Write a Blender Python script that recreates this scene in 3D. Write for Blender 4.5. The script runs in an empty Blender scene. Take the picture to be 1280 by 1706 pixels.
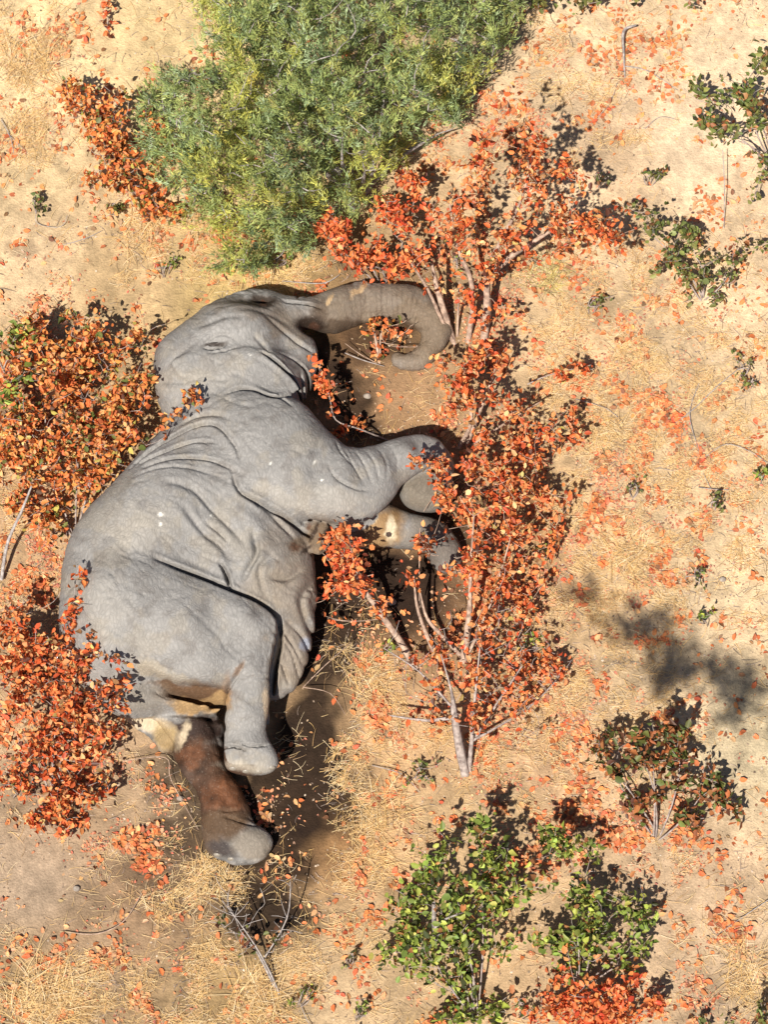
import bpy, math, random
import numpy as np
from mathutils import Vector, Matrix
random.seed(11)
rng = np.random.default_rng(11)
scene = bpy.context.scene
COL = scene.collection

# ------------------------------------------------------------------ camera
TILT = math.radians(20); DIST = 24.0; PPM = 200.0
FPX = DIST * PPM
CT, ST = math.cos(TILT), math.sin(TILT)
CAM = np.array([0.0, -DIST * ST, DIST * CT])
cam_data = bpy.data.cameras.new('camera')
cam = bpy.data.objects.new('camera', cam_data); COL.objects.link(cam)
cam.location = CAM; cam.rotation_euler = (TILT, 0, 0)
cam_data.sensor_fit = 'VERTICAL'; cam_data.sensor_height = 24.0
cam_data.lens = 24.0 * FPX / 1706.0
cam_data.clip_start = 0.1; cam_data.clip_end = 2000
scene.camera = cam

# ------------------------------------------------------------------ light
SUN_EL = math.radians(58)
SH = np.array([0.42, 0.907]); SH = SH / np.linalg.norm(SH)      # ground direction of the shadows
world = bpy.data.worlds.new('World'); scene.world = world; world.use_nodes = True
wn = world.node_tree.nodes; wl = world.node_tree.links
bg = wn['Background']
sky = wn.new('ShaderNodeTexSky'); sky.sky_type = 'NISHITA'; sky.sun_disc = False
sky.sun_elevation = SUN_EL; sky.sun_rotation = math.atan2(-SH[0], -SH[1])
sky.altitude = 900; sky.dust_density = 2.0
wl.new(sky.outputs[0], bg.inputs[0]); bg.inputs[1].default_value = 0.05
sd = bpy.data.lights.new('sun', 'SUN'); sd.energy = 5.0; sd.angle = math.radians(0.53); sd.color = (1.0, 0.94, 0.84)
sun = bpy.data.objects.new('sun', sd); COL.objects.link(sun); sun.location = (-10, -20, 30)
sdir = Vector((math.cos(SUN_EL) * SH[0], math.cos(SUN_EL) * SH[1], -math.sin(SUN_EL)))
sun.rotation_euler = sdir.to_track_quat('-Z', 'Y').to_euler()
scene.view_settings.view_transform = 'Standard'; scene.view_settings.look = 'None'
scene.view_settings.exposure = 0.46; scene.view_settings.gamma = 1.0
scene.view_settings.use_curve_mapping = False

# ------------------------------------------------------------------ helpers
def at(px, py, z=0.0):
    """place in the world, at height z, of a point measured in the photograph"""
    px = np.asarray(px, float); py = np.asarray(py, float); z = np.asarray(z, float)
    a = (px - 640) / FPX; b = -(py - 853) / FPX
    dx = a; dy = b * CT + ST; dz = b * ST - CT
    t = (z - CAM[2]) / dz
    return np.stack([CAM[0] + t * dx, CAM[1] + t * dy, z + 0 * t], -1)

def proj(P):
    d = P - CAM
    x = d[..., 0]; y = d[..., 1] * CT + d[..., 2] * ST; z = -d[..., 1] * ST + d[..., 2] * CT
    return 640 + FPX * x / -z, 853 - FPX * y / -z

def lin(c):
    c = np.asarray(c, float) / 255.0
    return np.where(c <= 0.04045, c / 12.92, ((c + 0.055) / 1.055) ** 2.4)

def vnoise(x, y, z=None, seed=0):
    x = np.asarray(x, float); y = np.asarray(y, float)
    z = np.zeros_like(x) if z is None else np.asarray(z, float)
    xi = np.floor(x).astype(np.int64); yi = np.floor(y).astype(np.int64); zi = np.floor(z).astype(np.int64)
    xf = x - xi; yf = y - yi; zf = z - zi
    u = xf * xf * (3 - 2 * xf); v = yf * yf * (3 - 2 * yf); w = zf * zf * (3 - 2 * zf)
    def h(i, j, k):
        n = (i * 374761393 + j * 668265263 + k * 2147483647 + seed * 1274126177) & 0xFFFFFFFF
        n = ((n ^ (n >> 13)) * 1274126177) & 0xFFFFFFFF
        return ((n ^ (n >> 16)) & 0xFFFF) / 65535.0
    def pl(k):
        a = h(xi, yi, k) * (1 - u) + h(xi + 1, yi, k) * u
        b = h(xi, yi + 1, k) * (1 - u) + h(xi + 1, yi + 1, k) * u
        return a * (1 - v) + b * v
    return (pl(zi) * (1 - w) + pl(zi + 1) * w) * 2 - 1

def fbm(x, y, z=None, o=4, seed=0):
    s = 0; a = 0.5; f = 1.0
    for i in range(o):
        s = s + a * vnoise(x * f, y * f, None if z is None else z * f, seed + i); a *= 0.5; f *= 2.03
    return s

def make_mesh(name, V, F, mat=None, colors=None, smooth=False):
    """F: (n,3) or (n,4) array or a list of such arrays"""
    me = bpy.data.meshes.new(name)
    Fs = F if isinstance(F, list) else [F]
    V = np.asarray(V, np.float32)
    me.vertices.add(len(V)); me.vertices.foreach_set('co', V.ravel())
    idx = np.concatenate([f.ravel() for f in Fs]).astype(np.int32)
    tot = np.concatenate([np.full(len(f), f.shape[1], np.int32) for f in Fs])
    st = np.concatenate([[0], np.cumsum(tot)[:-1]]).astype(np.int32)
    me.loops.add(len(idx)); me.loops.foreach_set('vertex_index', idx)
    me.polygons.add(len(tot)); me.polygons.foreach_set('loop_start', st); me.polygons.foreach_set('loop_total', tot)
    if smooth: me.polygons.foreach_set('use_smooth', np.ones(len(tot), bool))
    me.update(calc_edges=True)
    if colors is not None:
        ca = me.color_attributes.new('Col', 'FLOAT_COLOR', 'POINT')
        c4 = np.ones((len(V), 4), np.float32); c4[:, :3] = colors
        ca.data.foreach_set('color', c4.ravel())
    if mat: me.materials.append(mat)
    return me

def link(name, me, parent=None, loc=None):
    o = bpy.data.objects.new(name, me); COL.objects.link(o)
    if parent is not None:
        o.parent = parent
        o.location = -Vector(parent.location) if loc is None else loc
    elif loc is not None: o.location = loc
    return o

def tag(o, label, cat, group=None, kind=None):
    if label: o['label'] = label
    if cat: o['category'] = cat
    if group: o['group'] = group
    if kind: o['kind'] = kind
    return o

def thing(name, label, cat, loc, group=None):
    o = bpy.data.objects.new(name, None); COL.objects.link(o); o.location = loc
    o.empty_display_size = 0.2
    return tag(o, label, cat, group)

def tubes(A, B, ra, rb, sides=5):
    """cone segments from A to B as one vertex / quad array"""
    A = np.asarray(A, float); B = np.asarray(B, float); n = len(A)
    ra = np.broadcast_to(ra, (n,)); rb = np.broadcast_to(rb, (n,))
    d = B - A; L = np.linalg.norm(d, axis=1, keepdims=True) + 1e-9; d = d / L
    up = np.where(np.abs(d[:, 2:3]) > 0.9, np.array([[1.0, 0, 0]]), np.array([[0, 0, 1.0]]))
    u = np.cross(d, up); u /= np.linalg.norm(u, axis=1, keepdims=True) + 1e-9; v = np.cross(d, u)
    th = np.arange(sides) * 2 * math.pi / sides
    c = np.cos(th)[None, :, None]; s = np.sin(th)[None, :, None]
    ring = u[:, None] * c + v[:, None] * s
    VA = A[:, None] - d[:, None] * (ra[:, None, None] * .3) + ring * ra[:, None, None]
    VB = B[:, None] + d[:, None] * (rb[:, None, None] * .3) + ring * rb[:, None, None]
    V = np.concatenate([VA, VB], 1).reshape(-1, 3)
    k = np.arange(sides); k2 = (k + 1) % sides
    q = np.stack([k, k2, k2 + sides, k + sides], 1)
    F = (q[None] + (np.arange(n) * 2 * sides)[:, None, None]).reshape(-1, 4)
    return V, F

# ------------------------------------------------------------------ materials
def new_mat(name):
    m = bpy.data.materials.new(name); m.use_nodes = True
    nt = m.node_tree; b = nt.nodes['Principled BSDF']
    return m, nt.nodes, nt.links, b

def leaf_material(name, source, transl=0.22, rough=0.5):
    m, N, L, b = new_mat(name)
    if source == 'attr':
        a = N.new('ShaderNodeAttribute'); a.attribute_name = 'Col'; c = a.outputs['Color']
    else:
        a = N.new('ShaderNodeObjectInfo'); c = a.outputs['Color']
    nz = N.new('ShaderNodeTexNoise'); nz.inputs['Scale'].default_value = 70
    tc = N.new('ShaderNodeNewGeometry'); L.new(tc.outputs['Position'], nz.inputs['Vector'])
    mr = N.new('ShaderNodeMapRange'); mr.inputs[3].default_value = 0.72; mr.inputs[4].default_value = 1.25
    L.new(nz.outputs[0], mr.inputs[0])
    mx = N.new('ShaderNodeVectorMath'); mx.operation = 'SCALE'
    L.new(c, mx.inputs[0]); L.new(mr.outputs[0], mx.inputs['Scale'])
    L.new(mx.outputs[0], b.inputs['Base Color'])
    b.inputs['Roughness'].default_value = rough
    b.inputs['Specular IOR Level'].default_value = 0.35
    t = N.new('ShaderNodeBsdfTranslucent'); L.new(mx.outputs[0], t.inputs['Color'])
    ms = N.new('ShaderNodeMixShader'); ms.inputs[0].default_value = transl
    L.new(b.outputs[0], ms.inputs[1]); L.new(t.outputs[0], ms.inputs[2])
    L.new(ms.outputs[0], N['Material Output'].inputs['Surface'])
    return m
M_LEAF_A = leaf_material('leaf_clusters', 'attr')
M_LEAF_O = leaf_material('leaf_single', 'obj')
M_STRAW = leaf_material('dry_straw', 'attr', 0.2, 0.5)
M_LITTER = leaf_material('fallen_leaves', 'attr', 0.1, 0.7)

def bark_material(name, c1, c2, sc=25):
    m, N, L, b = new_mat(name)
    g = N.new('ShaderNodeNewGeometry')
    n = N.new('ShaderNodeTexNoise'); n.inputs['Scale'].default_value = sc; n.inputs['Detail'].default_value = 6
    L.new(g.outputs['Position'], n.inputs['Vector'])
    r = N.new('ShaderNodeValToRGB'); r.color_ramp.elements[0].position = .35; r.color_ramp.elements[1].position = .65
    r.color_ramp.elements[0].color = (*c1, 1); r.color_ramp.elements[1].color = (*c2, 1)
    L.new(n.outputs[0], r.inputs[0]); L.new(r.outputs[0], b.inputs['Base Color'])
    b.inputs['Roughness'].default_value = .85
    bp = N.new('ShaderNodeBump'); bp.inputs['Strength'].default_value = .6; bp.inputs['Distance'].default_value = .004
    L.new(n.outputs[0], bp.inputs['Height']); L.new(bp.outputs[0], b.inputs['Normal'])
    return m
M_BARK = bark_material('grey_bark', (.20, .155, .14), (.46, .38, .34))
M_PALE = bark_material('pale_bark', (.24, .16, .12), (.56, .40, .30), 22)
M_TWIG = bark_material('weathered_twig', (.20, .17, .16), (.45, .40, .37), 30)
M_STONE = bark_material('stone', (.22, .18, .15), (.42, .36, .30), 30)

# ------------------------------------------------------------------ ground
def axis(lo, hi, st, far):
    a = list(np.arange(lo, hi, st)); s = st; x = a[-1]
    while x < far: s *= 1.22; x += s; a.append(x)
    s = st; x = a[0]; pre = []
    while x > -far: s *= 1.22; x -= s; pre.append(x)
    return np.array(pre[::-1] + a)
def ground_h(x, y):
    return 0.030 * fbm(x * 1.1, y * 1.1, o=2, seed=5) + 0.014 * fbm(x * 6, y * 6, o=3, seed=9)
gx = axis(-4.0, 4.0, 0.02, 900); gy = axis(-5.2, 5.8, 0.02, 900)
X, Y = np.meshgrid(gx, gy)
Hs = ground_h(X, Y)
near = np.clip((9 - np.hypot(X, Y)) / 3, 0, 1)
Zg = Hs * near
P = np.stack([X, Y, 0 * X], -1).reshape(-1, 3)
PX, PY = proj(np.where(np.abs(P) < 14, P, np.sign(P) * 14))
def idw(pts, PX, PY, p=2.2):
    pts = np.array(pts, float); w = 0; s = 0
    for q in pts:
        d = ((PX - q[0]) ** 2 + (PY - q[1]) ** 2 + 900.0) ** (-p / 2)
        w = w + d; s = s + d[..., None] * q[2:]
    return s / w[..., None]
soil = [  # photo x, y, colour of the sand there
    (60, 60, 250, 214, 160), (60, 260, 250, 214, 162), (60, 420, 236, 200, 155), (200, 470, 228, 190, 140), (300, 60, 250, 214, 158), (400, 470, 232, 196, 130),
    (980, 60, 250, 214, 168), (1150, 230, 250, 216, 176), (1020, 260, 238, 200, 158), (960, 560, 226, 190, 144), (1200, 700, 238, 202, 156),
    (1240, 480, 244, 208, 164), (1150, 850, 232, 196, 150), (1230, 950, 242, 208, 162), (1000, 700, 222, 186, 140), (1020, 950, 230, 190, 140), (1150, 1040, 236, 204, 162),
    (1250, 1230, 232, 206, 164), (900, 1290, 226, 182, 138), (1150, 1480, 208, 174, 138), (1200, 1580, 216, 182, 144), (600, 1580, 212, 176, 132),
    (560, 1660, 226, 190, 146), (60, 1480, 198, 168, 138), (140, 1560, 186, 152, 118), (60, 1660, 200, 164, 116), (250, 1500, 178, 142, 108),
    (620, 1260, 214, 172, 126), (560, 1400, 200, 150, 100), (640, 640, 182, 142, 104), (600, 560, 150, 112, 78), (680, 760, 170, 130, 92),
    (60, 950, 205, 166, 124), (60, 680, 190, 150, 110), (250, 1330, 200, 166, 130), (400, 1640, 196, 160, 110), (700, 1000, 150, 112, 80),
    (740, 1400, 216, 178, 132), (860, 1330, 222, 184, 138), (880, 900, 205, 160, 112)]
soilc = [(a, b, *lin(c)) for a, b, *c in soil]
C = idw(soilc, PX, PY, 3.0)
def blobmask(blobs, PX, PY, warp=18, seed=3, sc=0.02, soft=.35):
    wx = PX + warp * 2 * fbm(PX * sc, PY * sc, o=3, seed=seed); wy = PY + warp * 2 * fbm(PX * sc, PY * sc, o=3, seed=seed + 7)
    m = np.zeros_like(PX)
    for bx, by, rx, ry, ang, s in blobs:
        a = math.radians(ang); dx = wx - bx; dy = wy - by
        u = (dx * math.cos(a) + dy * math.sin(a)) / rx; v = (-dx * math.sin(a) + dy * math.cos(a)) / ry
        d = np.sqrt(u * u + v * v)
        m = np.maximum(m, s * np.clip((1 + soft - d) / (2 * soft), 0, 1))
    return m
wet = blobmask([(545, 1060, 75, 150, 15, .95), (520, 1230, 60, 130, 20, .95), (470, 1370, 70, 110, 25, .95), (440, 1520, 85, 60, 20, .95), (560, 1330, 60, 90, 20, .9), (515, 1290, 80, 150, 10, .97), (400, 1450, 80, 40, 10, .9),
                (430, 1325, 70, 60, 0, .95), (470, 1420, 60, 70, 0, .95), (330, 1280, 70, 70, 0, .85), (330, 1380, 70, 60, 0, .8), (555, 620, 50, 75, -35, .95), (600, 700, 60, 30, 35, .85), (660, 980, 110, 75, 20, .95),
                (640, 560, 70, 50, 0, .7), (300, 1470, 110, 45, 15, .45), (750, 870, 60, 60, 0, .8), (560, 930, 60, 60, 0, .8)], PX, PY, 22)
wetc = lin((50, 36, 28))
ash = blobmask([(35, 414, 26, 14, 10, .75), (80, 402, 13, 11, 0, .55), (1140, 900, 30, 12, 0, .2)], PX, PY, 6, 21, .04)
nz = fbm(PX * .012, PY * .012, o=4, seed=31)
nz2 = fbm(PX * .06, PY * .06, o=4, seed=77)
C = C * (1 + 0.42 * nz + 0.34 * nz2)[:, None]
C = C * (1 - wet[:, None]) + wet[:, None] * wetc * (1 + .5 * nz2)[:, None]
C = C * (1 - .6 * ash[:, None]) + .6 * ash[:, None] * lin((120, 98, 80))
C = np.clip(C * np.array([.62, .655, .70]), 0.01, 0.78)
ny, nx = X.shape
V = np.stack([X, Y, Zg], -1).reshape(-1, 3)
I = np.arange(ny * nx).reshape(ny, nx)
F = np.stack([I[:-1, :-1], I[:-1, 1:], I[1:, 1:], I[1:, :-1]], -1).reshape(-1, 4)
m, N, L, b = new_mat('sandy_soil')
a = N.new('ShaderNodeAttribute'); a.attribute_name = 'Col'
g = N.new('ShaderNodeNewGeometry')
n1 = N.new('ShaderNodeTexNoise'); n1.inputs['Scale'].default_value = 22; n1.inputs['Detail'].default_value = 9; n1.inputs['Roughness'].default_value = .7
n2 = N.new('ShaderNodeTexNoise'); n2.inputs['Scale'].default_value = 160; n2.inputs['Detail'].default_value = 3
vo = N.new('ShaderNodeTexVoronoi'); vo.inputs['Scale'].default_value = 55
for q in (n1, n2, vo): L.new(g.outputs['Position'], q.inputs['Vector'])
r1 = N.new('ShaderNodeMapRange'); r1.inputs[1].default_value = .3; r1.inputs[2].default_value = .7; r1.inputs[3].default_value = .74; r1.inputs[4].default_value = 1.18
L.new(n1.outputs[0], r1.inputs[0])
r2 = N.new('ShaderNodeMapRange'); r2.inputs[1].default_value = .3; r2.inputs[2].default_value = .7; r2.inputs[3].default_value = .8; r2.inputs[4].default_value = 1.15
L.new(n2.outputs[0], r2.inputs[0])
mu = N.new('ShaderNodeMath'); mu.operation = 'MULTIPLY'; L.new(r1.outputs[0], mu.inputs[0]); L.new(r2.outputs[0], mu.inputs[1])
sc_ = N.new('ShaderNodeVectorMath'); sc_.operation = 'SCALE'; L.new(a.outputs['Color'], sc_.inputs[0]); L.new(mu.outputs[0], sc_.inputs['Scale'])
L.new(sc_.outputs[0], b.inputs['Base Color']); b.inputs['Roughness'].default_value = .95; b.inputs['Specular IOR Level'].default_value = .15
hm = N.new('ShaderNodeMath'); hm.operation = 'ADD'; L.new(n1.outputs[0], hm.inputs[0]); L.new(vo.outputs[0], hm.inputs[1])
bp = N.new('ShaderNodeBump'); bp.inputs['Strength'].default_value = .6; bp.inputs['Distance'].default_value = .008
L.new(hm.outputs[0], bp.inputs['Height']); L.new(bp.outputs[0], b.inputs['Normal'])
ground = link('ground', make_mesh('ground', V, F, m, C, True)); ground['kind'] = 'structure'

# ------------------------------------------------------------------ elephant
def poly_dist(poly, GX, GY):
    """signed distance (positive inside) from a closed polygon"""
    n = len(poly); d = np.full(GX.shape, 1e9); ins = np.zeros(GX.shape, bool)
    for i in range(n):
        x0, y0 = poly[i]; x1, y1 = poly[(i + 1) % n]
        ex, ey = x1 - x0, y1 - y0
        t = np.clip(((GX - x0) * ex + (GY - y0) * ey) / (ex * ex + ey * ey + 1e-12), 0, 1)
        d = np.minimum(d, np.hypot(GX - x0 - t * ex, GY - y0 - t * ey))
        c = ((y0 <= GY) != (y1 <= GY)) & (GX < ex * (GY - y0) / (ey + 1e-12) + x0)
        ins ^= c
    return np.where(ins, d, -d)
def catmull(P, n=5, closed=True):
    P = np.asarray(P, float); out = []; N_ = len(P)
    for i in range(N_ if closed else N_ - 1):
        if closed: p0, p1, p2, p3 = P[i - 1], P[i], P[(i + 1) % N_], P[(i + 2) % N_]
        else: p0, p1, p2, p3 = P[max(i - 1, 0)], P[i], P[i + 1], P[min(i + 2, N_ - 1)]
        for k in range(n):
            t = k / n
            out.append(.5 * (2 * p1 + (p2 - p0) * t + (2 * p0 - 5 * p1 + 4 * p2 - p3) * t * t + (3 * p1 - p0 - 3 * p2 + p3) * t ** 3))
    if not closed: out.append(P[-1])
    return np.array(out)
def blur2(A, r):
    k = np.exp(-.5 * (np.arange(-3 * r, 3 * r + 1) / r) ** 2); k /= k.sum()
    B = np.pad(A, 3 * r, mode='edge')
    B = sum(k[i] * B[i:i + A.shape[0], :] for i in range(len(k)))
    return sum(k[i] * B[:, i:i + A.shape[1]] for i in range(len(k)))

CS = 0.0125
ex0, ex1, ey0, ey1, ez0, ez1 = -3.05, 0.95, -3.15, 2.25, -0.06, 1.34
exs = np.arange(ex0, ex1, CS); eys = np.arange(ey0, ey1, CS); ezs = np.arange(ez0, ez1, CS)
SDF = np.full((len(exs), len(eys), len(ezs)), 0.6, np.float32)
EX, EY = np.meshgrid(exs, eys, indexing='ij')

def smin(A, B, k):
    h = np.clip(.5 + .5 * (B - A) / k, 0, 1)
    return B + (A - B) * h - k * h * (1 - h)

def ctrl(pts, cols, x, y):
    """inverse distance blend of control values placed in world x, y"""
    w = 0; s = 0
    for q, c in zip(pts, cols):
        d = ((x - q[0]) ** 2 + (y - q[1]) ** 2 + .003) ** -1.5
        w = w + d; s = s + d[..., None] * np.array(c)
    return s / w[..., None]

def pillow(outline, controls, R, carve=0.0, sm=3, n=5, warp=0):
    """rounded body with this outline; controls: photo x, y, centre height, half thickness, blend radius"""
    global SDF
    o = catmull(outline, n)
    pts = [at(c[0], c[1], c[2])[:2] for c in controls]; vals = [c[2:] for c in controls]
    zz = .5
    W = at(o[:, 0], o[:, 1], zz)
    for _ in range(2):
        zz = ctrl(pts, vals, W[:, 0], W[:, 1])[..., 0]; W = at(o[:, 0], o[:, 1], zz)
    W = W[:, :2]
    mrg = .16
    i0 = max(0, int((W[:, 0].min() - mrg - ex0) / CS)); i1 = min(len(exs), int((W[:, 0].max() + mrg - ex0) / CS))
    j0 = max(0, int((W[:, 1].min() - mrg - ey0) / CS)); j1 = min(len(eys), int((W[:, 1].max() + mrg - ey0) / CS))
    gx_, gy_ = EX[i0:i1, j0:j1], EY[i0:i1, j0:j1]
    d = poly_dist(W, gx_, gy_); d = blur2(d, sm)
    cv = ctrl(pts, vals, gx_, gy_); zc, hz, kk = cv[..., 0], cv[..., 1], cv[..., 2]
    Rl = R
    q = np.maximum(Rl - d, 0) / Rl                     # 0 at centre, 1 at the outline
    q = np.where(q < 1, q, q)
    hor = q * hz; out = np.maximum(-d, 0)
    hor = np.where(d < 0, hz + out, hor)
    f = np.sqrt(hor[..., None] ** 2 + (ezs[None, None] - zc[..., None]) ** 2) - hz[..., None]
    f = f.astype(np.float32); k = kk[..., None].astype(np.float32)
    S = SDF[i0:i1, j0:j1]
    if carve: S = np.maximum(S, carve - f)
    SDF[i0:i1, j0:j1] = smin(S, f, k)

def chain(pts, k=0.05, closed=False, n=6, dents=None):
    """tapered limb through photo x, y, height, radius"""
    global SDF
    c = catmull(pts, n, closed)
    A = at(c[:, 0], c[:, 1], c[:, 2]); r = c[:, 3]
    for i in range(len(A) - 1):
        a_, b_ = A[i], A[i + 1]; m_ = max(r[i], r[i + 1]) + k + .03
        lo = np.minimum(a_, b_) - m_; hi = np.maximum(a_, b_) + m_
        sl = []
        for q, (s0, ln) in enumerate(((ex0, len(exs)), (ey0, len(eys)), (ez0, len(ezs)))):
            sl.append(slice(max(0, int((lo[q] - s0) / CS)), min(ln, int((hi[q] - s0) / CS) + 1)))
        x = exs[sl[0]][:, None, None] - a_[0]; y = eys[sl[1]][None, :, None] - a_[1]; z = ezs[sl[2]][None, None] - a_[2]
        e = b_ - a_; t = np.clip((x * e[0] + y * e[1] + z * e[2]) / (e @ e + 1e-9), 0, 1)
        f = np.sqrt((x - t * e[0]) ** 2 + (y - t * e[1]) ** 2 + (z - t * e[2]) ** 2) - (r[i] + t * (r[i + 1] - r[i]))
        SDF[tuple(sl)] = smin(SDF[tuple(sl)], f.astype(np.float32), k)

# far front leg and its peeled forearm, under the near one
chain([(560, 850, .45, .20), (620, 870, .30, .17), (660, 880, .20, .13), (720, 895, .17, .125), (745, 930, .15, .12)], .06)
chain([(600, 900, .10, .06), (640, 890, .16, .09), (690, 905, .10, .05)], .04)
# lower hind leg
chain([(300, 1180, .25, .20), (322, 1225, .20, .165), (330, 1262, .18, .15), (352, 1298, .15, .125), (374, 1335, .15, .145), (376, 1372, .14, .13)], .03)
chain([(350, 1215, .16, .10), (352, 1260, .12, .07)], .02)
pillow([(345, 1330), (338, 1385), (346, 1418), (372, 1434), (405, 1441), (440, 1432), (456, 1408), (450, 1388), (420, 1370), (408, 1335)],
       [(370, 1350, .16, .15, .06), (420, 1410, .14, .14, .06)], .17)
# torso
pillow([(290, 700), (245, 745), (215, 780), (175, 825), (143, 856), (121, 890), (105, 930), (99, 985), (97, 1045), (107, 1102), (138, 1152),
        (180, 1185), (215, 1198), (262, 1196), (320, 1190), (375, 1178), (420, 1165), (468, 1166), (494, 1145), (515, 1100), (523, 1050), (528, 1000), (526, 950),
        (520, 905), (508, 868), (560, 830), (575, 760), (540, 720), (505, 690), (430, 640), (340, 650)],
       [(330, 720, .50, .46, .12), (250, 850, .56, .56, .12), (190, 980, .54, .54, .12), (165, 1100, .48, .48, .1), (400, 850, .50, .50, .1), (450, 950, .47, .47, .1),
        (490, 1000, .43, .43, .1), (500, 1080, .32, .32, .1), (470, 1140, .25, .25, .08), (300, 1150, .40, .38, .1), (420, 740, .52, .48, .1)], .62, sm=5)
# head with the ear laid back over the neck
pillow([(256, 600), (262, 578), (288, 556), (318, 532), (350, 508), (380, 494), (412, 484), (450, 486), (490, 496), (530, 494), (560, 496), (575, 520),
        (560, 545), (520, 555), (528, 578), (529, 612), (520, 640), (508, 668), (470, 690), (400, 700), (330, 706), (285, 705), (266, 680), (257, 640)],
       [(300, 600, .42, .38, .13), (400, 560, .44, .40, .1), (420, 500, .32, .26, .1), (500, 520, .34, .22, .08), (560, 520, .28, .19, .08), (450, 640, .48, .36, .12), (510, 600, .36, .26, .08), (330, 680, .44, .36, .14)], .40, sm=4)
# trunk, curled
chain([(545, 522, .26, .17), (590, 508, .22, .165), (640, 504, .19, .155), (684, 506, .15, .14), (714, 526, .12, .125), (726, 556, .09, .105), (716, 584, .07, .085), (692, 600, .05, .07), (664, 600, .04, .05)], .04)
# ear flap
pillow([(285, 600), (340, 592), (400, 580), (440, 586), (474, 612), (503, 645), (480, 656), (450, 660), (418, 650), (380, 655), (320, 640)],
       [(320, 620, .77, .03, .06), (400, 610, .815, .03, .055), (470, 640, .78, .03, .02), (495, 645, .75, .03, .012)], .07, sm=2)
# near shoulder and front leg
pillow([(395, 700), (440, 672), (500, 672), (540, 712), (580, 744), (612, 746), (660, 732), (700, 724), (722, 735), (726, 768), (700, 788), (672, 806), (655, 832),
        (622, 860), (592, 870), (545, 867), (490, 858), (430, 836), (392, 800), (385, 750)],
       [(440, 740, .78, .24, .18), (480, 780, .80, .24, .12), (560, 800, .72, .22, .045), (620, 800, .64, .19, .03), (670, 765, .56, .16, .02), (710, 750, .48, .15, .02), (420, 690, .74, .22, .16)], .26, sm=3)
chain([(716, 750, .44, .11), (730, 775, .34, .12), (722, 800, .24, .14)], .03)
pillow([(668, 800), (682, 786), (705, 780), (732, 784), (754, 798), (762, 820), (748, 842), (722, 852), (692, 850), (672, 838), (664, 818)], [(712, 816, .34, .15, .01)], .10, sm=2)
# near thigh, shank and foot
pillow([(140, 985), (200, 940), (270, 936), (330, 960), (390, 983), (436, 1002), (464, 1026), (462, 1060), (453, 1095), (449, 1130), (450, 1175), (444, 1215),
        (448, 1232), (462, 1252), (468, 1276), (452, 1288), (420, 1292), (392, 1288), (374, 1280), (373, 1240), (375, 1190), (370, 1146), (335, 1143), (290, 1136),
        (240, 1118), (190, 1110), (150, 1060)],
       [(220, 1020, .88, .28, .20), (180, 1080, .80, .26, .2), (300, 1050, .86, .26, .08), (400, 1030, .78, .22, .015), (450, 1035, .72, .20, .012), (420, 1100, .66, .20, .02),
        (410, 1180, .55, .165, .02), (412, 1235, .44, .17, .02), (420, 1275, .38, .17, .02), (330, 1120, .76, .22, .03), (250, 1100, .80, .22, .1)], .22, sm=3)
# flaps of dry hide at the armpit and behind the groin
pillow([(532, 868), (545, 872), (552, 900), (535, 925), (518, 922), (505, 912), (515, 890)], [(530, 895, .60, .035, .015)], .06, sm=1)
pillow([(480, 912), (500, 880), (522, 866), (534, 876), (512, 904), (496, 916)], [(505, 895, .62, .03, .02)], .05, sm=1)
pillow([(200, 1188), (250, 1186), (312, 1192), (302, 1228), (279, 1258), (240, 1228)], [(260, 1200, .22, .03, .02), (280, 1245, .05, .03, .02)], .05, sm=1)
chain([(444, 1140, .2, .03), (442, 1175, .18, .028), (446, 1205, .15, .02)], .02)

def fold_field(curve, z, width, depth, rim=.35):
    c = catmull(curve, 6, False); W = at(c[:, 0], c[:, 1], z)[:, :2]
    mrg = width * 6
    i0 = max(0, int((W[:, 0].min() - mrg - ex0) / CS)); i1 = min(len(exs), int((W[:, 0].max() + mrg - ex0) / CS))
    j0 = max(0, int((W[:, 1].min() - mrg - ey0) / CS)); j1 = min(len(eys), int((W[:, 1].max() + mrg - ey0) / CS))
    x, y = EX[i0:i1, j0:j1], EY[i0:i1, j0:j1]
    best = np.full(x.shape, 1e9); tt = np.zeros(x.shape); side = np.zeros(x.shape); n = len(W) - 1
    for i in range(n):
        e = W[i + 1] - W[i]; t = np.clip(((x - W[i, 0]) * e[0] + (y - W[i, 1]) * e[1]) / (e @ e + 1e-12), 0, 1)
        rx, ry = x - W[i, 0] - t * e[0], y - W[i, 1] - t * e[1]
        d = np.hypot(rx, ry); m_ = d < best
        best = np.where(m_, d, best); tt = np.where(m_, (i + t) / n, tt); side = np.where(m_, np.sign(e[0] * ry - e[1] * rx), side)
    tap = np.sin(np.pi * np.clip(tt, .02, .98)) ** .6
    sd_ = best * side
    g = depth * tap * (np.exp(-(best / width) ** 2) - rim * np.exp(-((sd_ - 2.0 * width) / (1.3 * width)) ** 2) - rim * .5 * np.exp(-((sd_ + 2.0 * width) / (1.3 * width)) ** 2))
    return (slice(i0, i1), slice(j0, j1)), g
DISP = np.zeros(EX.shape, np.float32)
def fold(curve, z=1.0, width=.022, depth=.03, rim=.35):
    s, g = fold_field(curve, z, width, depth, rim); DISP[s] += g
def bump(px, py, z, rx, ry, ang, h):
    c = at(px, py, z); a_ = math.radians(ang)
    dx, dy = EX - c[0], EY - c[1]
    u = (dx * math.cos(a_) + dy * math.sin(a_)) / rx; v = (-dx * math.sin(a_) + dy * math.cos(a_)) / ry
    DISP[...] -= (h * np.exp(-(u * u + v * v))).astype(np.float32)
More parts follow.
